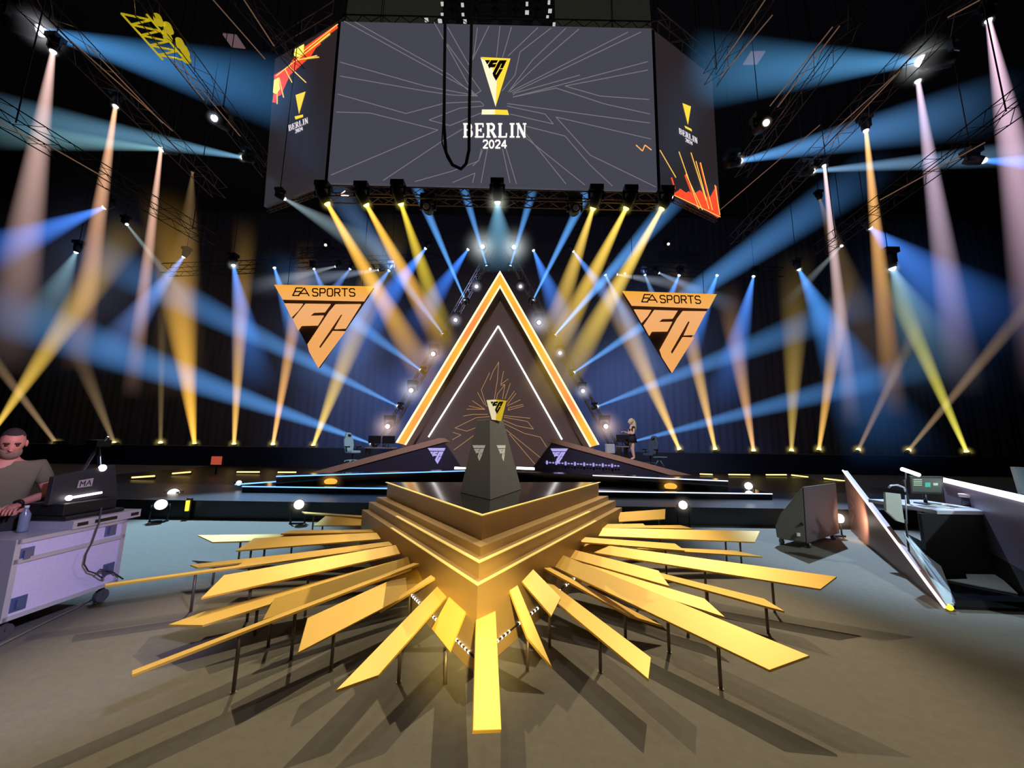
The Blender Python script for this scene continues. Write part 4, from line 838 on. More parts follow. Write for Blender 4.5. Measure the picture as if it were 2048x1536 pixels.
# ------------------------------------------------------------------ things on the stage
def on_ramp(px, yy):
    a, b = ((592, 953), (878, 876)) if px < 1000 else ((1108, 877), (1382, 950))
    p = Y(px, 900, yy); A, B = Y(*a, 14.6), Y(*b, 14.6); t = (p.x - A.x) / (B.x - A.x); return Vector((p.x, yy, A.z + (B.z - A.z) * t + .005))
def floor_lamp(px, yy, R, base, label, col=(1, .93, .86), s=5, aim=None, h=.0):
    p = Y(*px, yy); o = thing('floor_spotlight', label, 'light', (p.x, p.y, base), 'round floor spotlights around the stage')
    d = (aim or (CAM - p)).normalized()
    MB().tube([p - d * R * 2.0, p - d * R * 1.7, p - d * .02], [R * .55, R * .9, R], 16).build('housing', BLACK, o)
    mb = MB(); mb.tube([p - d * .02, p + d * .01], [R * .86, R * .80], 18); mb.build('lens', glow('spot_lens%d' % int(s * 10), col, s), o)
    sd = d.cross(Vector((0, 0, 1))).normalized(); c = p - d * R; mb = MB()
    for q in (-1, 1): mb.tube([c + sd * R * 1.15 * q, Vector((c.x, c.y, base + .02)) + sd * R * 1.15 * q], .015, 6)
    mb.box((c.x, c.y, base + .015), (R * 2.5, R * 1.2, .03)); mb.build('bracket', BLACK, o)
    if h: halo(o, p, h, col, .8)
floor_lamp((322, 1009), 7.3, .11, 0, 'round warm white spotlight on the floor left, lower of two near the flight case', (1, .85, .75), 2.4)
floor_lamp((347, 988), 8.6, .13, .35, 'round white spotlight on the low stage edge at the left', s=3.5, h=.3)
floor_lamp((598, 1009), 7.3, .10, 0, 'round warm spotlight on the floor left of the gold platform', (1, .86, .68), 3.5, h=.25)
floor_lamp((1366, 1010), 7.3, .09, 0, 'round warm spotlight on the floor right of the gold platform', (1, .82, .62), 3.5, h=.25)
floor_lamp((478, 966), 9.3, .07, .49, 'small round lamp at the left corner of the upper stage', (.8, .85, 1), 2)
floor_lamp((1497, 972), 9.4, .10, .35, 'bright round lamp at the right corner of the stage', (1, .9, .8), 5, h=.25)
floor_lamp((1681, 1037), 6.9, .09, 0, 'round orange-white lamp between the grey wedge box and the lit counter', (1, .72, .5), 5, aim=Vector((.2, -1, .1)), h=.3)
lamp('counter_lamp', Y(1686, 1040, 6.45), Y(1720, 1035, 6.6), 45, (1, .62, .35), 120, .8, .05)
for px, sd in (((661, 967), 'left'), ((1341, 970), 'right')):  # made-up glowing balls stand in for orange reflections on the deck
    p = Y(*px, 9.3); o = thing('amber_reflection', 'soft amber glow standing in for a reflection on the upper deck, %s of the plinth' % sd, 'light', (p.x, p.y, .49))
    MB().ball((p.x, p.y, .57), (.16, .10, .075), 14, 8).build('lens', glow('amber_reflection_glow', (1, .5, .06), 1.0), o); MB().box((p.x, p.y, .50), (.36, .2, .03)).build('base', BLACK, o)  # lens ball and base are made up for the reflection, no lamp here
    halo(o, Vector((p.x, p.y, .57)), .4, (1, .5, .08), .9)
p = Y(375, 997, 7.6); o = thing('yellow_marker_light', 'small upright yellow light on the left stage front', 'light', (p.x, p.y, 0))
MB().box((p.x, 7.62, .26), (.05, .04, .2)).build('lens', glow('yellow_marker', (1, .8, .05), 1.3), o); MB().box((p.x, 7.66, .2), (.1, .04, .4)).build('housing', BLACK, o)
# yellow light battens on the floor behind
BTN = [((264, 955), (309, 952), 16), ((345, 947), (381, 944), 17.5), ((474, 944), (519, 944), 19), ((556, 944.5), (592, 944.5), 19), ((1400, 948), (1425, 949), 19), ((1457, 949), (1500, 949.5), 17.5), ((1532, 949.5), (1573, 949.5), 17.5), ((1583, 950), (1616, 954), 17), ((1648, 957), (1690, 962), 16)]
for k, (a, b, yy) in enumerate(BTN):
    p = Z(*a, .10); q = Y(*b, p.y); yy = p.y; lo = .02
    o = thing('light_batten', 'thin yellow light batten low behind the stage, %s' % (ORD[k] + ' from the left' if k < 4 else ORD[8 - k] + ' from the right'), 'light', ((p.x + q.x) / 2, yy, .02), 'yellow light battens')
    MB().tube([p, q], .028, 8).build('tube', glow('batten_yellow', (1, .72, .22), 2.0), o)
    mb = MB(); c = (p + q) / 2; mb.box((c.x, yy + .05, c.z - .04), ((q - p).length, .05, .07))
    mb.build('housing', BLACK, o)

def gaming_chair(c, rot, S, cm, label):
    o = thing('gaming_chair', label, 'chair', c); Rz = Matrix.Rotation(rot, 3, 'Z'); W = lambda x, y, z: Vector(c) + Rz @ Vector((x, y, z)) * S
    mb = MB()
    for k in range(5):
        a = 2 * math.pi * k / 5; mb.tube([W(0, 0, .1), W(.32 * math.cos(a), .32 * math.sin(a), .06)], .025 * S, 6); mb.ball(W(.32 * math.cos(a), .32 * math.sin(a), .03), .03 * S, 8, 6)
    mb.build('star_base', cm, o); MB().tube([W(0, 0, .1), W(0, 0, .42)], .03 * S, 8).build('column', BLACK, o)
    MB().box(W(0, 0, .47), Vector((.5, .5, .11)) * S, Rz).build('seat', cm, o, bevel=.03 * S)
    prof = [(-.2, 0), (-.25, .25), (-.24, .5), (-.17, .62), (-.15, .8), (-.08, .86), (.08, .86), (.15, .8), (.17, .62), (.24, .5), (.25, .25), (.2, 0)]
    MB().prism([W(x, .24 + z * .18, .5 + z) for x, z in prof], Rz @ Vector((0, .09, 0)) * S).build('backrest', cm, o, bevel=.02 * S)
    MB().ball(W(0, .35, 1.22), Vector((.11, .05, .06)) * S, 10, 6).build('head_cushion', BLACK, o)
    for q in (-1, 1): MB().tube([W(.26 * q, .1, .48), W(.3 * q, .1, .68), W(.3 * q, -.15, .7), W(.3 * q, .2, .7)], .03 * S, 6).build('armrest', BLACK, o)
p = on_ramp(706, 15.1)
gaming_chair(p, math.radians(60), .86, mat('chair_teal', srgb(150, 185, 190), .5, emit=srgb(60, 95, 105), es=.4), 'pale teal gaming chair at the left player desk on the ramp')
p = on_ramp(1300, 15.1)
gaming_chair(p, math.radians(-50), .84, mat('chair_dark', srgb(60, 80, 95), .5), 'dark gaming chair at the right player desk beside the standing woman')
def desk(px0, px1, yy, lab, mon):
    a, b = Y(*px0, yy), Y(*px1, yy); z = max(a.z, b.z); c = (a + b) / 2; zb = on_ramp((px0[0] + px1[0]) / 2, yy).z - .02
    o = thing('player_desk', lab, 'desk', (c.x, c.y, zb)); wd = abs(b.x - a.x)
    MB().box((c.x, yy, z), (wd, .6, .04)).build('top', mat('desk_top', srgb(150, 135, 125), .5), o)
    for q in (-1, 1): MB().box((c.x + q * (wd / 2 - .04), yy, (z + zb) / 2), (.05, .5, z - zb)).build('leg', BLACK, o)
    for k in range(mon):
        x = c.x + (k - (mon - 1) / 2) * .55; m = thing('monitor', 'dark monitor on the %s player desk%s' % (('left' if c.x < 0 else 'right'), '' if mon == 1 else (', left one' if k == 0 else ', right one')), 'monitor', (x, yy, z + .02))
        MB().box((x, yy, z + .03), (.2, .15, .02)).build('stand', BLACK, m); MB().box((x, yy, z + .12), (.03, .03, .2)).build('neck', BLACK, m); MB().box((x, yy - .01, z + .32), (.5, .04, .3)).build('panel', BLACK, m)
desk((735, 899), (790, 896), 14.9, 'dark player desk at the foot of the arch on the left ramp', 2)
desk((1236, 893), (1254, 896), 15.2, 'dark player desk beside the standing woman on the right', 1)
c = on_ramp(1220, 15.0) + Vector((0, 0, .2)); o = thing('equipment_case', 'small pale grey box at the right foot of the arch', 'box', (c.x, c.y, c.z - .2)); MB().box(c, (.32, .3, .36)).build('body', mat('pale_box', srgb(175, 180, 182), .6, emit=srgb(90, 95, 98), es=.3), o, bevel=.02); MB().tube([c + Vector((-.08, 0, .18)), c + Vector((-.08, 0, .22)), c + Vector((.08, 0, .22)), c + Vector((.08, 0, .18))], .012, 6).build('handle', BLACK, o)
c = Y(1318, 914, 15.0); zb = on_ramp(1318, 15.0).z; o = thing('side_table', 'small teal side table beside the right gaming chair', 'table', (c.x, c.y, zb))
TT = mat('teal_table', srgb(120, 150, 160), .4); MB().box(c, (.55, .3, .03)).build('top', TT, o)
for q in (-1, 1): MB().tube([(c.x + q * .2, c.y, zb), (c.x - q * .05, c.y, c.z)], .02, 6).build('leg', TT, o)
c = Y(433, 921, 16); o = thing('red_display', 'small red lit display on a stand far left behind the stage', 'display', (c.x, c.y, .02)); MB().box(c, (.42, .05, .34)).build('screen', glow('red_disp', srgb(190, 80, 60), .8), o)
MB().box(c + Vector((0, .04, 0)), (.5, .04, .42)).build('frame', BLACK, o); MB().tube([(c.x, c.y + .05, .02), (c.x, c.y + .05, c.z)], .03, 8).build('pole', BLACK, o)

# ------------------------------------------------------------------ figures
def skinned(nodes, edges, sub=2):
    """one smooth surface grown over joints: nodes {name: (point, radius or (rx, ry))}"""
    names = list(nodes); me = bpy.data.meshes.new('tmp'); me.from_pydata([nodes[n][0] for n in names], [(names.index(a), names.index(b)) for a, b in edges], [])
    o = bpy.data.objects.new('tmp', me); COL.objects.link(o); o.modifiers.new('s', 'SKIN'); sb = o.modifiers.new('u', 'SUBSURF'); sb.levels = sub; sb.render_levels = sub
    for i, n in enumerate(names):
        r = nodes[n][1]; me.skin_vertices[0].data[i].radius = (r, r) if isinstance(r, (int, float)) else r
    me.skin_vertices[0].data[0].use_root = True
    dg = bpy.context.evaluated_depsgraph_get(); out = bpy.data.meshes.new_from_object(o.evaluated_get(dg)); bpy.data.objects.remove(o); return out
def hand(mb, wr, d, palm_n, S=1.0):
    """palm with five bent fingers: wr wrist, d pointing direction, palm_n palm normal"""
    d = d.normalized(); n = (palm_n - d * palm_n.dot(d)).normalized(); s = d.cross(n)
    M3 = Matrix((s, d, n)).transposed()
    mb.ball(wr + d * .045 * S, Vector((.042, .052, .016)) * S, 12, 8, M3)
    for k, (off, L) in enumerate(((-.03, .062), (-.01, .072), (.01, .068), (.03, .052))):
        b = wr + d * .085 * S + s * off * S; mb.tube([b - d * .02 * S, b + d * L * .4 * S + n * .006 * S, b + d * L * .75 * S + n * .02 * S, b + d * L * .9 * S + n * .036 * S], [.0095 * S, .009 * S, .008 * S, .006 * S], 8)
    b = wr + d * .03 * S - s * .035 * S; mb.tube([b, b - s * .025 * S + d * .02 * S + n * .01 * S, b - s * .03 * S + d * .05 * S + n * .022 * S], [.012 * S, .0105 * S, .008 * S], 8)

SKIN = mat('skin_ruddy', srgb(214, 140, 122), .55, noise=.06, nscale=20)
mp = Vector((-4.62, 3.48, -.0)); fw = Vector((.80, -.60, 0)).normalized(); lf = Vector((.60, .80, 0)); 
def L_(s, f, z): return mp + lf * s + fw * f + Vector((0, 0, z * .965))
man = thing('person', 'bearded person in an olive T-shirt standing behind the console, looking down', 'person', mp)
N = {'pel': (L_(0, 0, .92), (.15, .11)), 'ab': (L_(0, .01, 1.08), (.15, .115)), 'ch': (L_(0, .01, 1.28), (.165, .12)), 'nk0': (L_(0, .02, 1.44), (.07, .07)), 'nk': (L_(0, .05, 1.52), .06),
     'sl': (L_(.19, .01, 1.39), .062), 'el': (L_(.27, .02, 1.11), .045), 'wl': (L_(.09, .25, 1.06), .028), 'sr': (L_(-.19, .01, 1.39), .062), 'er': (L_(-.27, .03, 1.11), .045), 'wr': (L_(-.06, .25, 1.08), .028),
     'hl': (L_(.10, 0, .86), .09), 'kl': (L_(.11, .03, .48), .062), 'al': (L_(.11, 0, .09), .045), 'fl': (L_(.12, .14, .04), .035), 'hr': (L_(-.10, 0, .86), .09), 'kr': (L_(-.11, .03, .48), .062), 'ar': (L_(-.11, 0, .09), .045), 'fr': (L_(-.12, .14, .04), .035)}
E_ = [('pel', 'ab'), ('ab', 'ch'), ('ch', 'nk0'), ('nk0', 'nk'), ('ch', 'sl'), ('sl', 'el'), ('el', 'wl'), ('ch', 'sr'), ('sr', 'er'), ('er', 'wr'), ('pel', 'hl'), ('hl', 'kl'), ('kl', 'al'), ('al', 'fl'), ('pel', 'hr'), ('hr', 'kr'), ('kr', 'ar'), ('ar', 'fr')]
def head_shape(mb, c, fwd, left, up, S=1.0):
    M3 = Matrix((left, fwd, up)).transposed()
    def fn(u, q):
        x, y, z = q
        if z < 0: k = 1 + z / (.125 * S) * .32; x *= k; y = y * (1 + z / (.125 * S) * .12) + (.012 * S * (-z / (.125 * S)) if y > 0 else 0)
        if u.y > .75 and abs(u.x) < .25: y += .022 * S * max(0, 1 - abs(z / (.05 * S) + .35)) * (1 - abs(u.x) / .25)
        if u.y > .5 and .18 < abs(u.x) < .55 and abs(u.z - .05) < .16: y -= .010 * S
        return Vector((x, y, z))
    mb.ball(c, (.078 * S, .098 * S, .125 * S), 28, 20, M3, fn)
    for q in (-1, 1): mb.ball(c + left * .08 * S * q - up * .008 * S, Vector((.012, .02, .034)) * S, 8, 6, M3)
    mb.ball(c + fwd * .112 * S - up * .03 * S, Vector((.014, .016, .012)) * S, 8, 6, M3)
tilt = math.radians(22); hf = (fw * math.cos(tilt) - Vector((0, 0, 1)) * math.sin(tilt)); hu = (Vector((0, 0, 1)) * math.cos(tilt) + fw * math.sin(tilt)); hc = L_(0, .08, 1.615)
mb = MB(); mb.mesh_in(skinned(N, E_)); head_shape(mb, hc, hf, lf, hu)
hand(mb, N['wl'][0], (N['wl'][0] - N['el'][0]) * .3 + fw * .1 - Vector((0, 0, .04)), Vector((0, 0, -1))); hand(mb, N['wr'][0], (N['wr'][0] - N['er'][0]) * .3 + fw * .1 - Vector((0, 0, .04)), Vector((0, 0, -1)))
mb.build('body', SKIN, man)
M3 = Matrix((lf, hf, hu)).transposed()
mb = MB(); mb.ball(hc + hu * .003 - hf * .004, (.080, .100, .129), 28, 20, M3, lambda u, q: q * (1.03 if u.z > .42 + .38 * u.y else .80)); mb.build('hair', mat('hair_dark', srgb(58, 44, 42), .9), man)
mb = MB(); mb.ball(hc - hu * .075 + hf * .034, (.068, .074, .075), 18, 12, M3, lambda u, q: Vector((q.x, q.y, min(q.z, .03)))); mb.build('beard', mat('beard_grey_brown', srgb(150, 118, 100), .95, noise=.3, nscale=60), man)
for q in (-1, 1):
    MB().ball(hc + lf * .031 * q + hf * .080 + hu * .006, .012, 10, 8).build('eye', mat('eye_dark', srgb(60, 36, 32), .3), man)
    MB().tube([hc + lf * .014 * q + hf * .094 + hu * .028, hc + lf * .048 * q + hf * .083 + hu * .026], .006, 6).build('eyebrow', mat('hair_dark', (0, 0, 0)), man)
MB().tube([hc - lf * .022 + hf * .098 - hu * .062, hc + hf * .102 - hu * .060, hc + lf * .022 + hf * .098 - hu * .062], .006, 6).build('lips', mat('lips', srgb(170, 88, 80), .6), man)
S_ = {k: (N[k][0], (N[k][1][0] + .014, N[k][1][1] + .014) if isinstance(N[k][1], tuple) else N[k][1] + .014) for k in ('pel', 'ab', 'ch', 'sl', 'sr')}
S_['nk0'] = (L_(0, .02, 1.42), (.085, .08)); S_['ml'] = (L_(.245, .015, 1.20), .068); S_['mr'] = (L_(-.245, .02, 1.20), .068)
MB().mesh_in(skinned(S_, [('pel', 'ab'), ('ab', 'ch'), ('ch', 'nk0'), ('ch', 'sl'), ('sl', 'ml'), ('ch', 'sr'), ('sr', 'mr')])).build('t_shirt', mat('olive_shirt', srgb(112, 104, 82), .9, noise=.15, nscale=9), man)
S_ = {k: (N[k][0], (N[k][1][0] + .012, N[k][1][1] + .012) if isinstance(N[k][1], tuple) else N[k][1] + .014) for k in ('pel', 'hl', 'kl', 'al', 'hr', 'kr', 'ar')}
MB().mesh_in(skinned(S_, [('pel', 'hl'), ('hl', 'kl'), ('kl', 'al'), ('pel', 'hr'), ('hr', 'kr'), ('kr', 'ar')])).build('trousers', mat('dark_trousers', srgb(40, 38, 40), .9), man)
MB().tube([N['wl'][0] - (N['wl'][0] - N['el'][0]) * .10, N['wl'][0] - (N['wl'][0] - N['el'][0]) * .02], .034, 12).build('watch', BLACK, man)
lamp('face_spot', L_(.25, .9, 1.9), hc, 9, (1, .62, .58), 60, .8, .1)  # reddish spot above head height, aimed at the face

# woman on the ramp, in profile towards the left
wp = on_ramp(1265, 15.0); fw2 = Vector((-.97, -.2, 0)).normalized(); lf2 = Vector((0, 0, 1)).cross(fw2)
def K(s, f, z): return wp + lf2 * s + fw2 * f + Vector((0, 0, z * .93))
wo = thing('person', 'long-haired blonde person in black top and short skirt standing on the right ramp', 'person', wp)
N = {'pel': (K(0, 0, .92), (.14, .11)), 'ab': (K(0, .01, 1.08), (.11, .09)), 'ch': (K(0, .0, 1.28), (.13, .10)), 'nk0': (K(0, 0, 1.43), .05), 'nk': (K(0, .02, 1.5), .045),
     'sl': (K(.16, 0, 1.38), .048), 'el': (K(.2, .03, 1.10), .036), 'wl': (K(.12, .26, 1.12), .024), 'sr': (K(-.16, 0, 1.38), .048), 'er': (K(-.2, .04, 1.12), .036), 'wr': (K(-.1, .27, 1.2), .024),
     'hl': (K(.09, 0, .84), .085), 'kl': (K(.09, .03, .48), .055), 'al': (K(.09, -.02, .08), .036), 'fl': (K(.09, .12, .03), .03), 'hr': (K(-.09, 0, .84), .085), 'kr': (K(-.09, -.02, .48), .055), 'ar': (K(-.09, -.1, .08), .036), 'fr': (K(-.09, .04, .03), .03)}
mb = MB(); mb.mesh_in(skinned(N, E_)); head_shape(mb, K(0, .05, 1.62), fw2, lf2, Vector((0, 0, 1)), .95)
hand(mb, N['wl'][0], fw2, Vector((0, 0, 1)), .9); hand(mb, N['wr'][0], fw2, Vector((0, 0, -1)), .9)
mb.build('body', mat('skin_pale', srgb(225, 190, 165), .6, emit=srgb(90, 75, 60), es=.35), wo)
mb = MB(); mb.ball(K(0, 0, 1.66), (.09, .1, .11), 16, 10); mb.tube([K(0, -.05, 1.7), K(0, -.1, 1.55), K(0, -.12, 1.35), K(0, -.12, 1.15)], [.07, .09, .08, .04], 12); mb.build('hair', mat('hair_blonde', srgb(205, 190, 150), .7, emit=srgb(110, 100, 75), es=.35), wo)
S_ = {k: (N[k][0], (N[k][1][0] + .012, N[k][1][1] + .012) if isinstance(N[k][1], tuple) else N[k][1] + .012) for k in ('ab', 'ch', 'sl', 'sr')}; S_['ml'] = (K(.18, .015, 1.27), .05); S_['mr'] = (K(-.18, .02, 1.27), .05)
MB().mesh_in(skinned(S_, [('ab', 'ch'), ('ch', 'sl'), ('sl', 'ml'), ('ch', 'sr'), ('sr', 'mr')])).build('top', mat('black_top', srgb(28, 28, 38), .8), wo)
MB().tube([K(0, 0, 1.1), K(0, 0, .95), K(0, 0, .72)], [.11, .155, .19], 16).build('skirt', mat('black_top', (0, 0, 0)), wo)

# ------------------------------------------------------------------ flight case, console and friends at the left
bR, bL = Z(231, 1166, .16), Z(0, 1247, .16); ex = (bR - bL); ex.z = 0; WD = ex.length; ex.normalize(); nx = Vector((ex.y, -ex.x, 0))
if nx.dot(CAM - bR) < 0: nx = -nx
H1 = Y(247, 1037, bR.y).z; bL = bR - ex * WD
o = thing('flight_case', 'pale lavender wheeled flight case with silver edges carrying the lighting console', 'case', (bL + bR) / 2 * 1 - nx * .3 - Vector((0, 0, .16)))
LAM = mat('case_laminate', srgb(214, 206, 236), .55, noise=.10, nscale=45); ALU = mat('case_aluminium', srgb(205, 202, 212), .4, .35); LAT = mat('latch_steel', srgb(120, 135, 190), .35, .7)
def Cc(k, d, z): return bL + ex * (k * WD) + nx * d + Vector((0, 0, z - .16))
def boxc(mb, k0, k1, d0, d1, z0, z1): mb.prism([Cc(k0, d0, z0), Cc(k1, d0, z0), Cc(k1, d1, z0), Cc(k0, d1, z0)], (0, 0, z1 - z0)); return mb
boxc(MB(), 0, 1, -.62, 0, .16, H1).build('body', LAM, o)
mb = MB()
for z in (.16, H1 - .035, H1 - .19): boxc(mb, -.01, 1.01, -.63, .012, z, z + .035)
for k in (-.012, .965): boxc(mb, k, k + .045, -.63, .012, .16, H1)
mb.build('edge_profile', ALU, o)
for (px, nm) in (((51, 1109), 1), ((36, 1207), 1), ((221, 1060), 1), ((216, 1138), 1)):
    q = onplane(bR, nx)(*px); k = (q - bL).dot(ex) / WD; mb = MB()
    boxc(mb, k - .06, k + .06, 0, .006, q.z - .055, q.z + .055); boxc(mb, k - .025, k + .025, .004, .02, q.z - .035, q.z + .035); mb.build('latch', LAT, o)
for k in (.08, .92):
    for d in (-.06, -.55):
        c = Cc(k, d, .065); mb = MB(); mb.tube([c + nx * .02, c - nx * .02], .06, 14, False); mb.tube([c, Cc(k, d, .16)], .022, 8); mb.build('castor', mat('castor', srgb(90, 88, 96), .5, .3), o)
ty = thing('case_tray', 'silver slotted lid rail lying along the top of the flight case', 'tray', Cc(.7, -.3, H1))
mb = MB(); boxc(mb, .42, 1.14, -.60, .03, H1 + .001, H1 + .075); mb.build('frame', ALU, ty)
for k0, k1 in ((.46, .56), (.63, .86), (1.02, 1.11)): boxc(MB(), k0, k1, .028, .034, H1 + .022, H1 + .052).build('slot', BLACK, ty)
tz = H1 + .077
co = thing('lighting_console', 'dark lighting console with its back panel towards the camera, MA plate on it', 'console', Cc(.5, -.3, tz))
fp = onplane(bR - nx * .20, nx)
q = [fp(96, 1011), fp(236, 990), fp(231, 929), fp(109, 954)]
CON = mat('console_dark', srgb(50, 48, 50), .45)
MB().prism(q, nx * -.05).build('back_panel', CON, co, bevel=.006)
mb = MB(); lowz = min(q[0].z, q[1].z); 
mb.prism([Cc(.40, -.03, tz), Cc(1.0, -.03, tz), Cc(1.0, -.5, tz), Cc(.40, -.5, tz)], (0, 0, .035)); mb.prism([Cc(.43, -.10, tz + .035), Cc(.97, -.10, tz + .035), Cc(.97, -.48, tz + .035), Cc(.43, -.48, tz + .035)], (0, 0, max(.04, q[0].z - tz - .03)))
mb.build('body', mat('console_body', (.014, .013, .014), .4), co, bevel=.008)
pq = [fp(158, 961, .004), fp(187, 956, .004), fp(183, 972, .004), fp(154, 976, .004)]
npl = MB().prism(pq, nx * .003).build('name_plate', mat('plate_grey', srgb(165, 150, 155), .6, emit=srgb(90, 80, 84), es=.5), co, label='grey name plate reading MA')
mb = MB(); pc = lambda u, v: pq[3] + (pq[2] - pq[3]) * u + (pq[0] - pq[3]) * v + nx * .005
write(mb, 'MA', SANS, pc, .12, .88, .15, .85, .07, nx * .002, .3); mb.build('lettering', mat('plate_ink', srgb(60, 45, 50), .6), npl)
mb = MB(); mb.tube([fp(139, 996, .03), fp(203, 985, .03)], .011, 8); mb.ball(fp(138, 996, .03), .026, 10, 8); mb.build('desk_lamp_tube', glow('console_lamp', (1, .95, 1), 3.5), co, label='white lit lamp tube')
MB().ball(fp(205, 936, .0), (.032, .032, .035), 12, 8).build('lamp_head', glow('console_lamp2', (1, .97, 1), 3.5), co, label='glowing white lamp head')
MB().tube([fp(205, 936, -.03), fp(215, 948, -.03), fp(222, 985, -.03)], .008, 6).build('lamp_stem', BLACK, co)
bt = Cc(.18, -.12, H1) ; bz = bt.z + .0
o = thing('water_bottle', 'clear bluish water bottle standing on the flight case in front of the person', 'bottle', bt)
bt = Z(44, 1064, H1 + .002); bt = Vector((bt.x, bt.y, H1 + .002)); o.location = bt; WL[o.name] = bt.copy()
MB().tube([bt, bt + V(0, 0, .02), bt + V(0, 0, .15), bt + V(0, 0, .19), bt + V(0, 0, .205)], [.03, .034, .034, .014, .013], 16).build('body', mat('bottle_plastic', srgb(130, 140, 160), .15, noise=.1, nscale=20), o)
MB().tube([bt + V(0, 0, .205), bt + V(0, 0, .225)], .015, 12).build('cap', mat('bottle_cap', srgb(225, 225, 230), .4), o)
fc = onplane(bR + nx * .02, nx)
cb_ = thing('black_cable', 'looped black cable hanging down the front of the flight case', 'cable', Cc(.75, .02, H1))
MB().tube([fc(203, 1015, .02), fc(198, 1045, .03), fc(184, 1085, .03), fc(172, 1108, .03), fc(168, 1128, .03), fc(176, 1142, .03), fc(192, 1147, .03), fc(205, 1141, .04), fc(214, 1148, .03), fc(204, 1156, .04), fc(192, 1147, .05), fc(200, 1139, .03), fc(222, 1142, .02), fc(246, 1158, .02)], .0065, 6).build('cable', mat('cable_grey', srgb(64, 62, 70), .5), cb_)
g = [fc(206, 1156, .03), Z(200, 1185, .02), Z(180, 1200, .012), Z(150, 1217, .012), Z(100, 1240, .012), Z(50, 1265, .012), Z(-20, 1300, .012)]
MB().tube(g, .010, 6).build('floor_cable', mat('cable_grey2', srgb(110, 106, 104), .5), cb_)
# tripod with camera
tpp = Y(197, 892, 5.6); o = thing('camera_tripod', 'small camera on a tripod behind the lighting console', 'tripod', (tpp.x, tpp.y, 0))
MB().box(tpp + V(0, 0, .04), (.16, .2, .1)).build('camera_body', BLACK, o); MB().tube([tpp + V(.06, 0, .06), tpp + V(.12, 0, .14)], .012, 6).build('handle', ALU, o)
for dx, dy in ((-.5, -.15), (-.15, .4), (.48, -.1)): MB().tube([tpp, (tpp.x + dx, tpp.y + dy, .01)], [.018, .014], 6).build('leg', mat('tripod_leg', srgb(130, 115, 118), .4, .5), o)

# ------------------------------------------------------------------ grey wedge box and lit counter at the right
b0, b1, b2 = Z(1612, 1086, .10), Z(1677, 1066, .10), Z(1560, 1078, .10)
fs = onplane(b0, (b0 - b2).cross(Vector((0, 0, 1))).normalized())
prof = [b0, fs(1605, 974), fs(1560, 1028), fs(1550, 1052), fs(1553, 1074), b2]
dv = b1 - b0; dv.z = 0
o = thing('monitor_speaker', 'grey wedge-shaped floor speaker on castors standing on the open floor at the right', 'speaker', (b0 + b1) / 2 - V(0, 0, .1))
MB().prism(prof, dv).build('cabinet', [mat('speaker_grey', srgb(120, 116, 104), .75, noise=.06, nscale=6)], o, bevel=.012)
nn = dv.cross(V(0, 0, 1)).normalized(); nn = nn if nn.dot(CAM - b0) > 0 else -nn
a_, c_ = fs(1605, 974), b0
MB().prism([c_ + nn * .001, c_ + dv + nn * .001, a_ + dv + nn * .001, a_ + nn * .001], nn * .012).build('grille', mat('speaker_face', srgb(92, 84, 88), .6, noise=.25, nscale=2), o, label='dark mottled front of the speaker')
MB().ball(fs(1604, 1048, .012) + nn * 0, .022, 10, 8).build('socket', BLACK, o)
MB().box(fs(1597, 1069, .008), (.06, .02, .05)).build('label_plate', mat('white_plate', srgb(230, 225, 210), .5), o)
for p in (b0 + dv * .1, b0 + dv * .85, b2 + V(.08, .05, 0), b2 + dv * .8):
    mb = MB(); mb.tube([V(p.x - .015, p.y + .03, .045), V(p.x + .015, p.y + .03, .045)], .045, 12, False); mb.tube([V(p.x, p.y + .03, .045), V(p.x, p.y + .03, .11)], .018, 6); mb.build('castor', mat('castor', (0, 0, 0)), o)

# counter: pointed lit fin
f0, f1_ = Z(1702, 1062, 0), Z(1893, 1217, .02); ff0 = onplane(f0, (f1_ - f0).cross(V(0, 0, 1)).normalized())
top = ff0(1687, 941); nC = (f1_ - f0).cross(V(0, 0, 1)).normalized(); nC = nC if nC.dot(CAM - f0) > 0 else -nC
o = thing('lit_counter', 'pointed dark counter front with a white light line along its sloping edge', 'counter', (f0 + f1_) / 2)
MB().prism([f0, V(f1_.x, f1_.y, 0), f1_, top], nC * -.06).build('front_panel', mat('counter_front', srgb(132, 104, 100), .45, noise=.1, nscale=3), o)
MB().tube([top + nC * .01, f1_ + nC * .01 + V(0, 0, .01)], .013, 8).build('edge_light', glow('counter_led', (1, .86, .88), 3.5), o, label='white light line on the sloping edge')
MB().ball(f1_ + V(.01, -.02, .02), .03, 10, 8).build('end_lamp', glow('yellow_marker', (1, .8, .05), 1.3), o, label='small yellow lamp at the floor end')
mb = MB()
for l in ([(1702, 980), (1708, 982), (1708, 993), (1702, 991), (1702, 980)], [(1698, 998), (1708, 1012), (1698, 1020)], [(1700, 1024), (1707, 1028), (1704, 1045)]): ribbon(mb, l, 1.6, ff0, .004)
mb.build('printed_mark', mat('faint_print', srgb(170, 140, 125), .6), o)
WHP = mat('white_wedge', srgb(215, 232, 235), .55)
g = [Z(1893, 1213, .05), Z(1912, 1211, .03), Z(1868, 1098, .25), Z(1806, 1066, .52)]
MB().prism(g, (0, 0, .02)).build('inner_wedge', WHP, o, label='pale blue-white inner wedge')
bs = thing('counter_floor', 'low black floor section behind the lit counter', 'platform', Z(1990, 1200, 0))
g = [Z(1912, 1219, .0), Z(2130, 1226, .0), Z(2130, 1100, 0), Z(1850, 1080, 0)]
MB().prism(g, (0, 0, .09)).build('deck', GLOSS, bs)
g = [Z(1893, 1161, .095), Z(1935, 1160, .095), Z(1932, 1150, .095), Z(1995, 1151, .095), Z(2036, 1189, .095)]
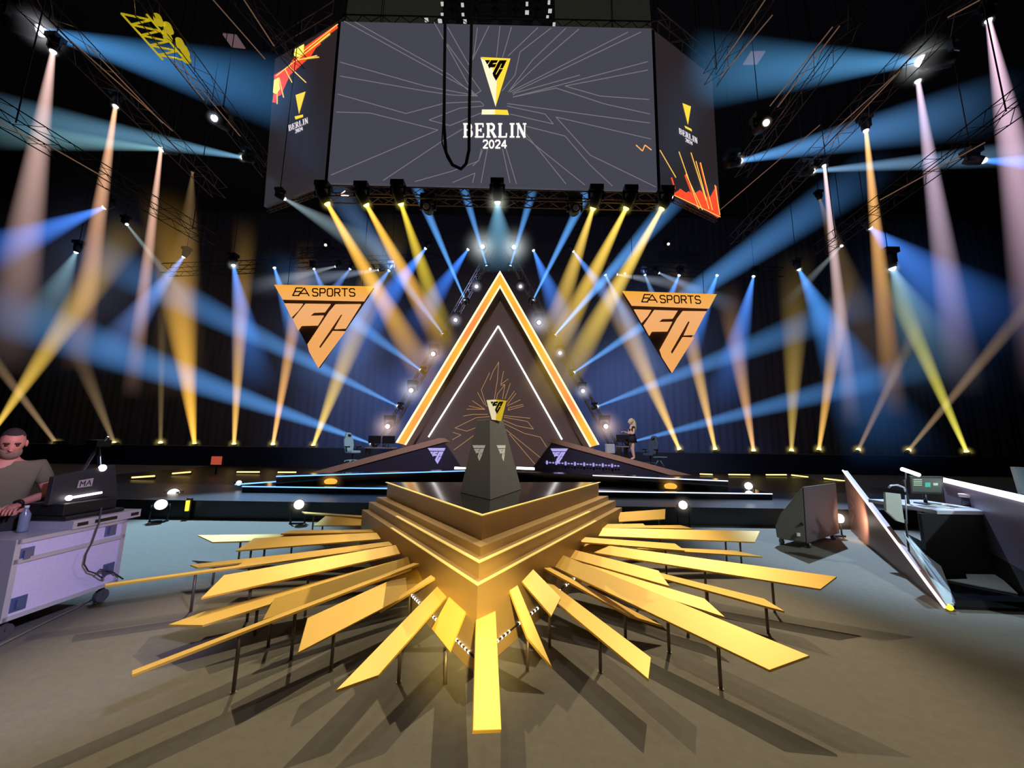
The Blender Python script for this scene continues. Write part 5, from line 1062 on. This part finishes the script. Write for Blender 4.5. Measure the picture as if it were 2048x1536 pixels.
MB().prism(g, (0, 0, .012)).build('white_board', WHP, bs, label='white board lying on the black floor section')
# desk
d0, d1 = Z(1846, 1022, .84), Z(1992, 1022, .84); yd = (d0.y + d1.y) / 2; 
o = thing('control_desk', 'control desk with a pale top and black front behind the lit counter', 'desk', ((d0.x + d1.x) / 2, yd + .4, 0))
xl_ = Z(1806, 1010, .84).x
MB().box(((xl_ + d1.x) / 2, yd + .45, .82), (d1.x - xl_, .9, .045)).build('top', mat('desk_white', srgb(190, 195, 205), .35), o)
MB().box(((d0.x + d1.x) / 2 + .02, yd + .03, .445), (d1.x - d0.x, .04, .71)).build('front_panel', MATT, o)
MB().box((d1.x - .02, yd + .45, .445), (.03, .86, .71)).build('side_panel', mat('desk_grey', srgb(90, 94, 100), .6), o)
for k in (0, 1): MB().box((xl_ + .06 + k * .28, yd + .25, .445), (.04, .05, .71)).build('leg', mat('desk_grey', (0, 0, 0)), o)
fd = onplane(V(0, yd + .12, 0), V(0, -1, 0))
o = thing('white_side_board', 'white board with a slanted corner at the left end of the control desk', 'board', fd(1790, 1050))
MB().prism([fd(1771, 985), fd(1801, 988), fd(1809, 1046), fd(1795, 1042), fd(1773, 1022)], (0, .03, 0)).build('board', mat('board_white', srgb(215, 222, 208), .5), o)
MB().tube([fd(1811, 990), fd(1814, 1048)], .008, 6).build('rod', ALU, o); MB().tube([V(fd(1811, 1040).x, yd + .14, 0), fd(1811, 1040)], .012, 6).build('stand', BLACK, o)
fm = onplane(V(0, yd + .5, 0), V(0, -1, 0))
o = thing('monitor', 'monitor showing green and teal windows on the control desk', 'monitor', fm(1852, 1008))
MB().prism([fm(1820, 952), fm(1887, 953), fm(1886, 989), fm(1822, 987)], (0, .03, 0)).build('bezel', BLACK, o)
MB().prism([fm(1823, 956, .003), fm(1884, 957, .003), fm(1883, 985, .003), fm(1825, 983, .003)], (0, .002, 0)).build('picture', glow('mon_base', srgb(48, 66, 56), 1), o)
mb = MB(); 
for y in (959, 962.5, 966, 970): ribbon(mb, [(1827, y), (1844, y + .3)], 1.6, fm, .008)
flat(mb, [(1866, 966), (1876, 966), (1876, 971), (1867, 971)], fm, .008); mb.build('window_text', glow('mon_text', srgb(170, 205, 175), 1), o)
mb = MB(); flat(mb, [(1850, 965), (1861, 965), (1861, 974), (1850, 974)], fm, .008); mb.build('teal_window', glow('mon_teal', srgb(40, 175, 155), 1), o)
p = fm(1852, 988); MB().tube([V(p.x, yd + .52, .845), V(p.x, yd + .52, p.z)], .02, 8).build('neck', BLACK, o); MB().box((p.x, yd + .5, .85), (.22, .16, .015)).build('foot', BLACK, o)
o = thing('desk_lamp', 'bright white tube lamp above the monitor on the control desk', 'lamp', fm(1815, 1000))
MB().tube([fm(1804, 938, .05), fm(1838, 950, .05)], .026, 10).build('tube', glow('counter_led2', (1, .96, .98), 4.5), o); MB().tube([fm(1812, 944), fm(1810, 970), V(fm(1812, 960).x, yd + .5, .845)], .01, 6).build('stem', BLACK, o)
o = thing('headphones', 'small dark headset and clamp left of the monitor', 'headset', fm(1790, 972))
MB().tube([fm(1777, 975), fm(1782, 971), fm(1795, 970), fm(1808, 975), fm(1812, 985)], .012, 6).build('headband', ALU, o); MB().tube([fm(1808, 960), fm(1812, 985), V(fm(1812, 985).x, yd + .5, .845)], .014, 6).build('clamp', BLACK, o)
c = fm(1914, 1000); o = thing('mug', 'dark mug with a reddish-white rim on the control desk', 'mug', V(c.x, yd + .35, .845))
MB().tube([V(c.x, yd + .35, .845), V(c.x, yd + .35, .93), V(c.x, yd + .35, .96)], [.085, .075, .075], 16).build('body', BLACK, o); MB().tube([V(c.x, yd + .35, .96), V(c.x, yd + .35, 1.0)], [.09, .10], 16).build('rim', mat('rim', srgb(220, 190, 190), .5), o)
o = thing('papers', 'crumpled white papers and cables spread on the control desk', 'papers', V(fm(1860, 1008).x, yd + .25, .845)); random.seed(3)
mb = MB()
for k in range(14):
    x = fm(1830 + k * 4.5, 1005).x; y = yd + .2 + .2 * random.random(); mb.box((x, y, .848 + .002 * (k % 3)), (.11, .08, .004), Matrix.Rotation(random.random() * 3, 3, 'Z'))
mb.build('sheets', mat('paper', srgb(215, 225, 230), .8), o); o['kind'] = 'stuff'
# second fin behind
r0_, r1_ = Z(1884, 959, 1.12), Z(2070, 1003, 1.12)
o = thing('lit_counter', 'long dark counter wing with a bright white light bar running off the right edge', 'counter', (r0_ + r1_) / 2 - V(0, 0, 1.12))
MB().tube([r0_, r1_], .035, 10).build('edge_light', glow('counter_led2', (1, .96, .98), 4.5), o, label='bright white light bar')
MB().prism([V(r0_.x, r0_.y, .35), V(r1_.x, r1_.y, .35), r1_ - V(0, 0, .035), r0_ - V(0, 0, .035)], (.05, .03, 0)).build('front_panel', mat('counter_wing', srgb(120, 110, 130), .4), o)
MB().prism([V(r0_.x, r0_.y, .0), V(r1_.x, r1_.y, .0), V(r1_.x, r1_.y, .35), V(r0_.x, r0_.y, .35)], (.08, .05, 0)).build('base_panel', MATT, o)
MB().tube([Z(1993, 1023, .75), Z(2060, 1043, .75)], .010, 6).build('lower_light', LEDPALE, o)
c = Y(2046, 965, 5.0); o = thing('pale_panel', 'tall pale blue-grey panel cut off by the right edge of the picture', 'panel', V(c.x, 5.0, 0))
fq = onplane(V(0, 5.0, 0), V(0, -1, 0)); MB().prism([fq(2030, 934), fq(2090, 936), fq(2090, 1010), fq(2046, 988)], (0, .05, 0)).build('board', mat('panel_pale', srgb(150, 165, 172), .6), o); MB().tube([V(fq(2060, 980).x, 5.03, 0), fq(2060, 980) + V(0, .03, 0)], .02, 6).build('post', BLACK, o)

# small emitters are found by bounced rays rather than sampled one by one (keeps the render quick)
for m in bpy.data.materials:
    m.cycles.emission_sampling = 'NONE'
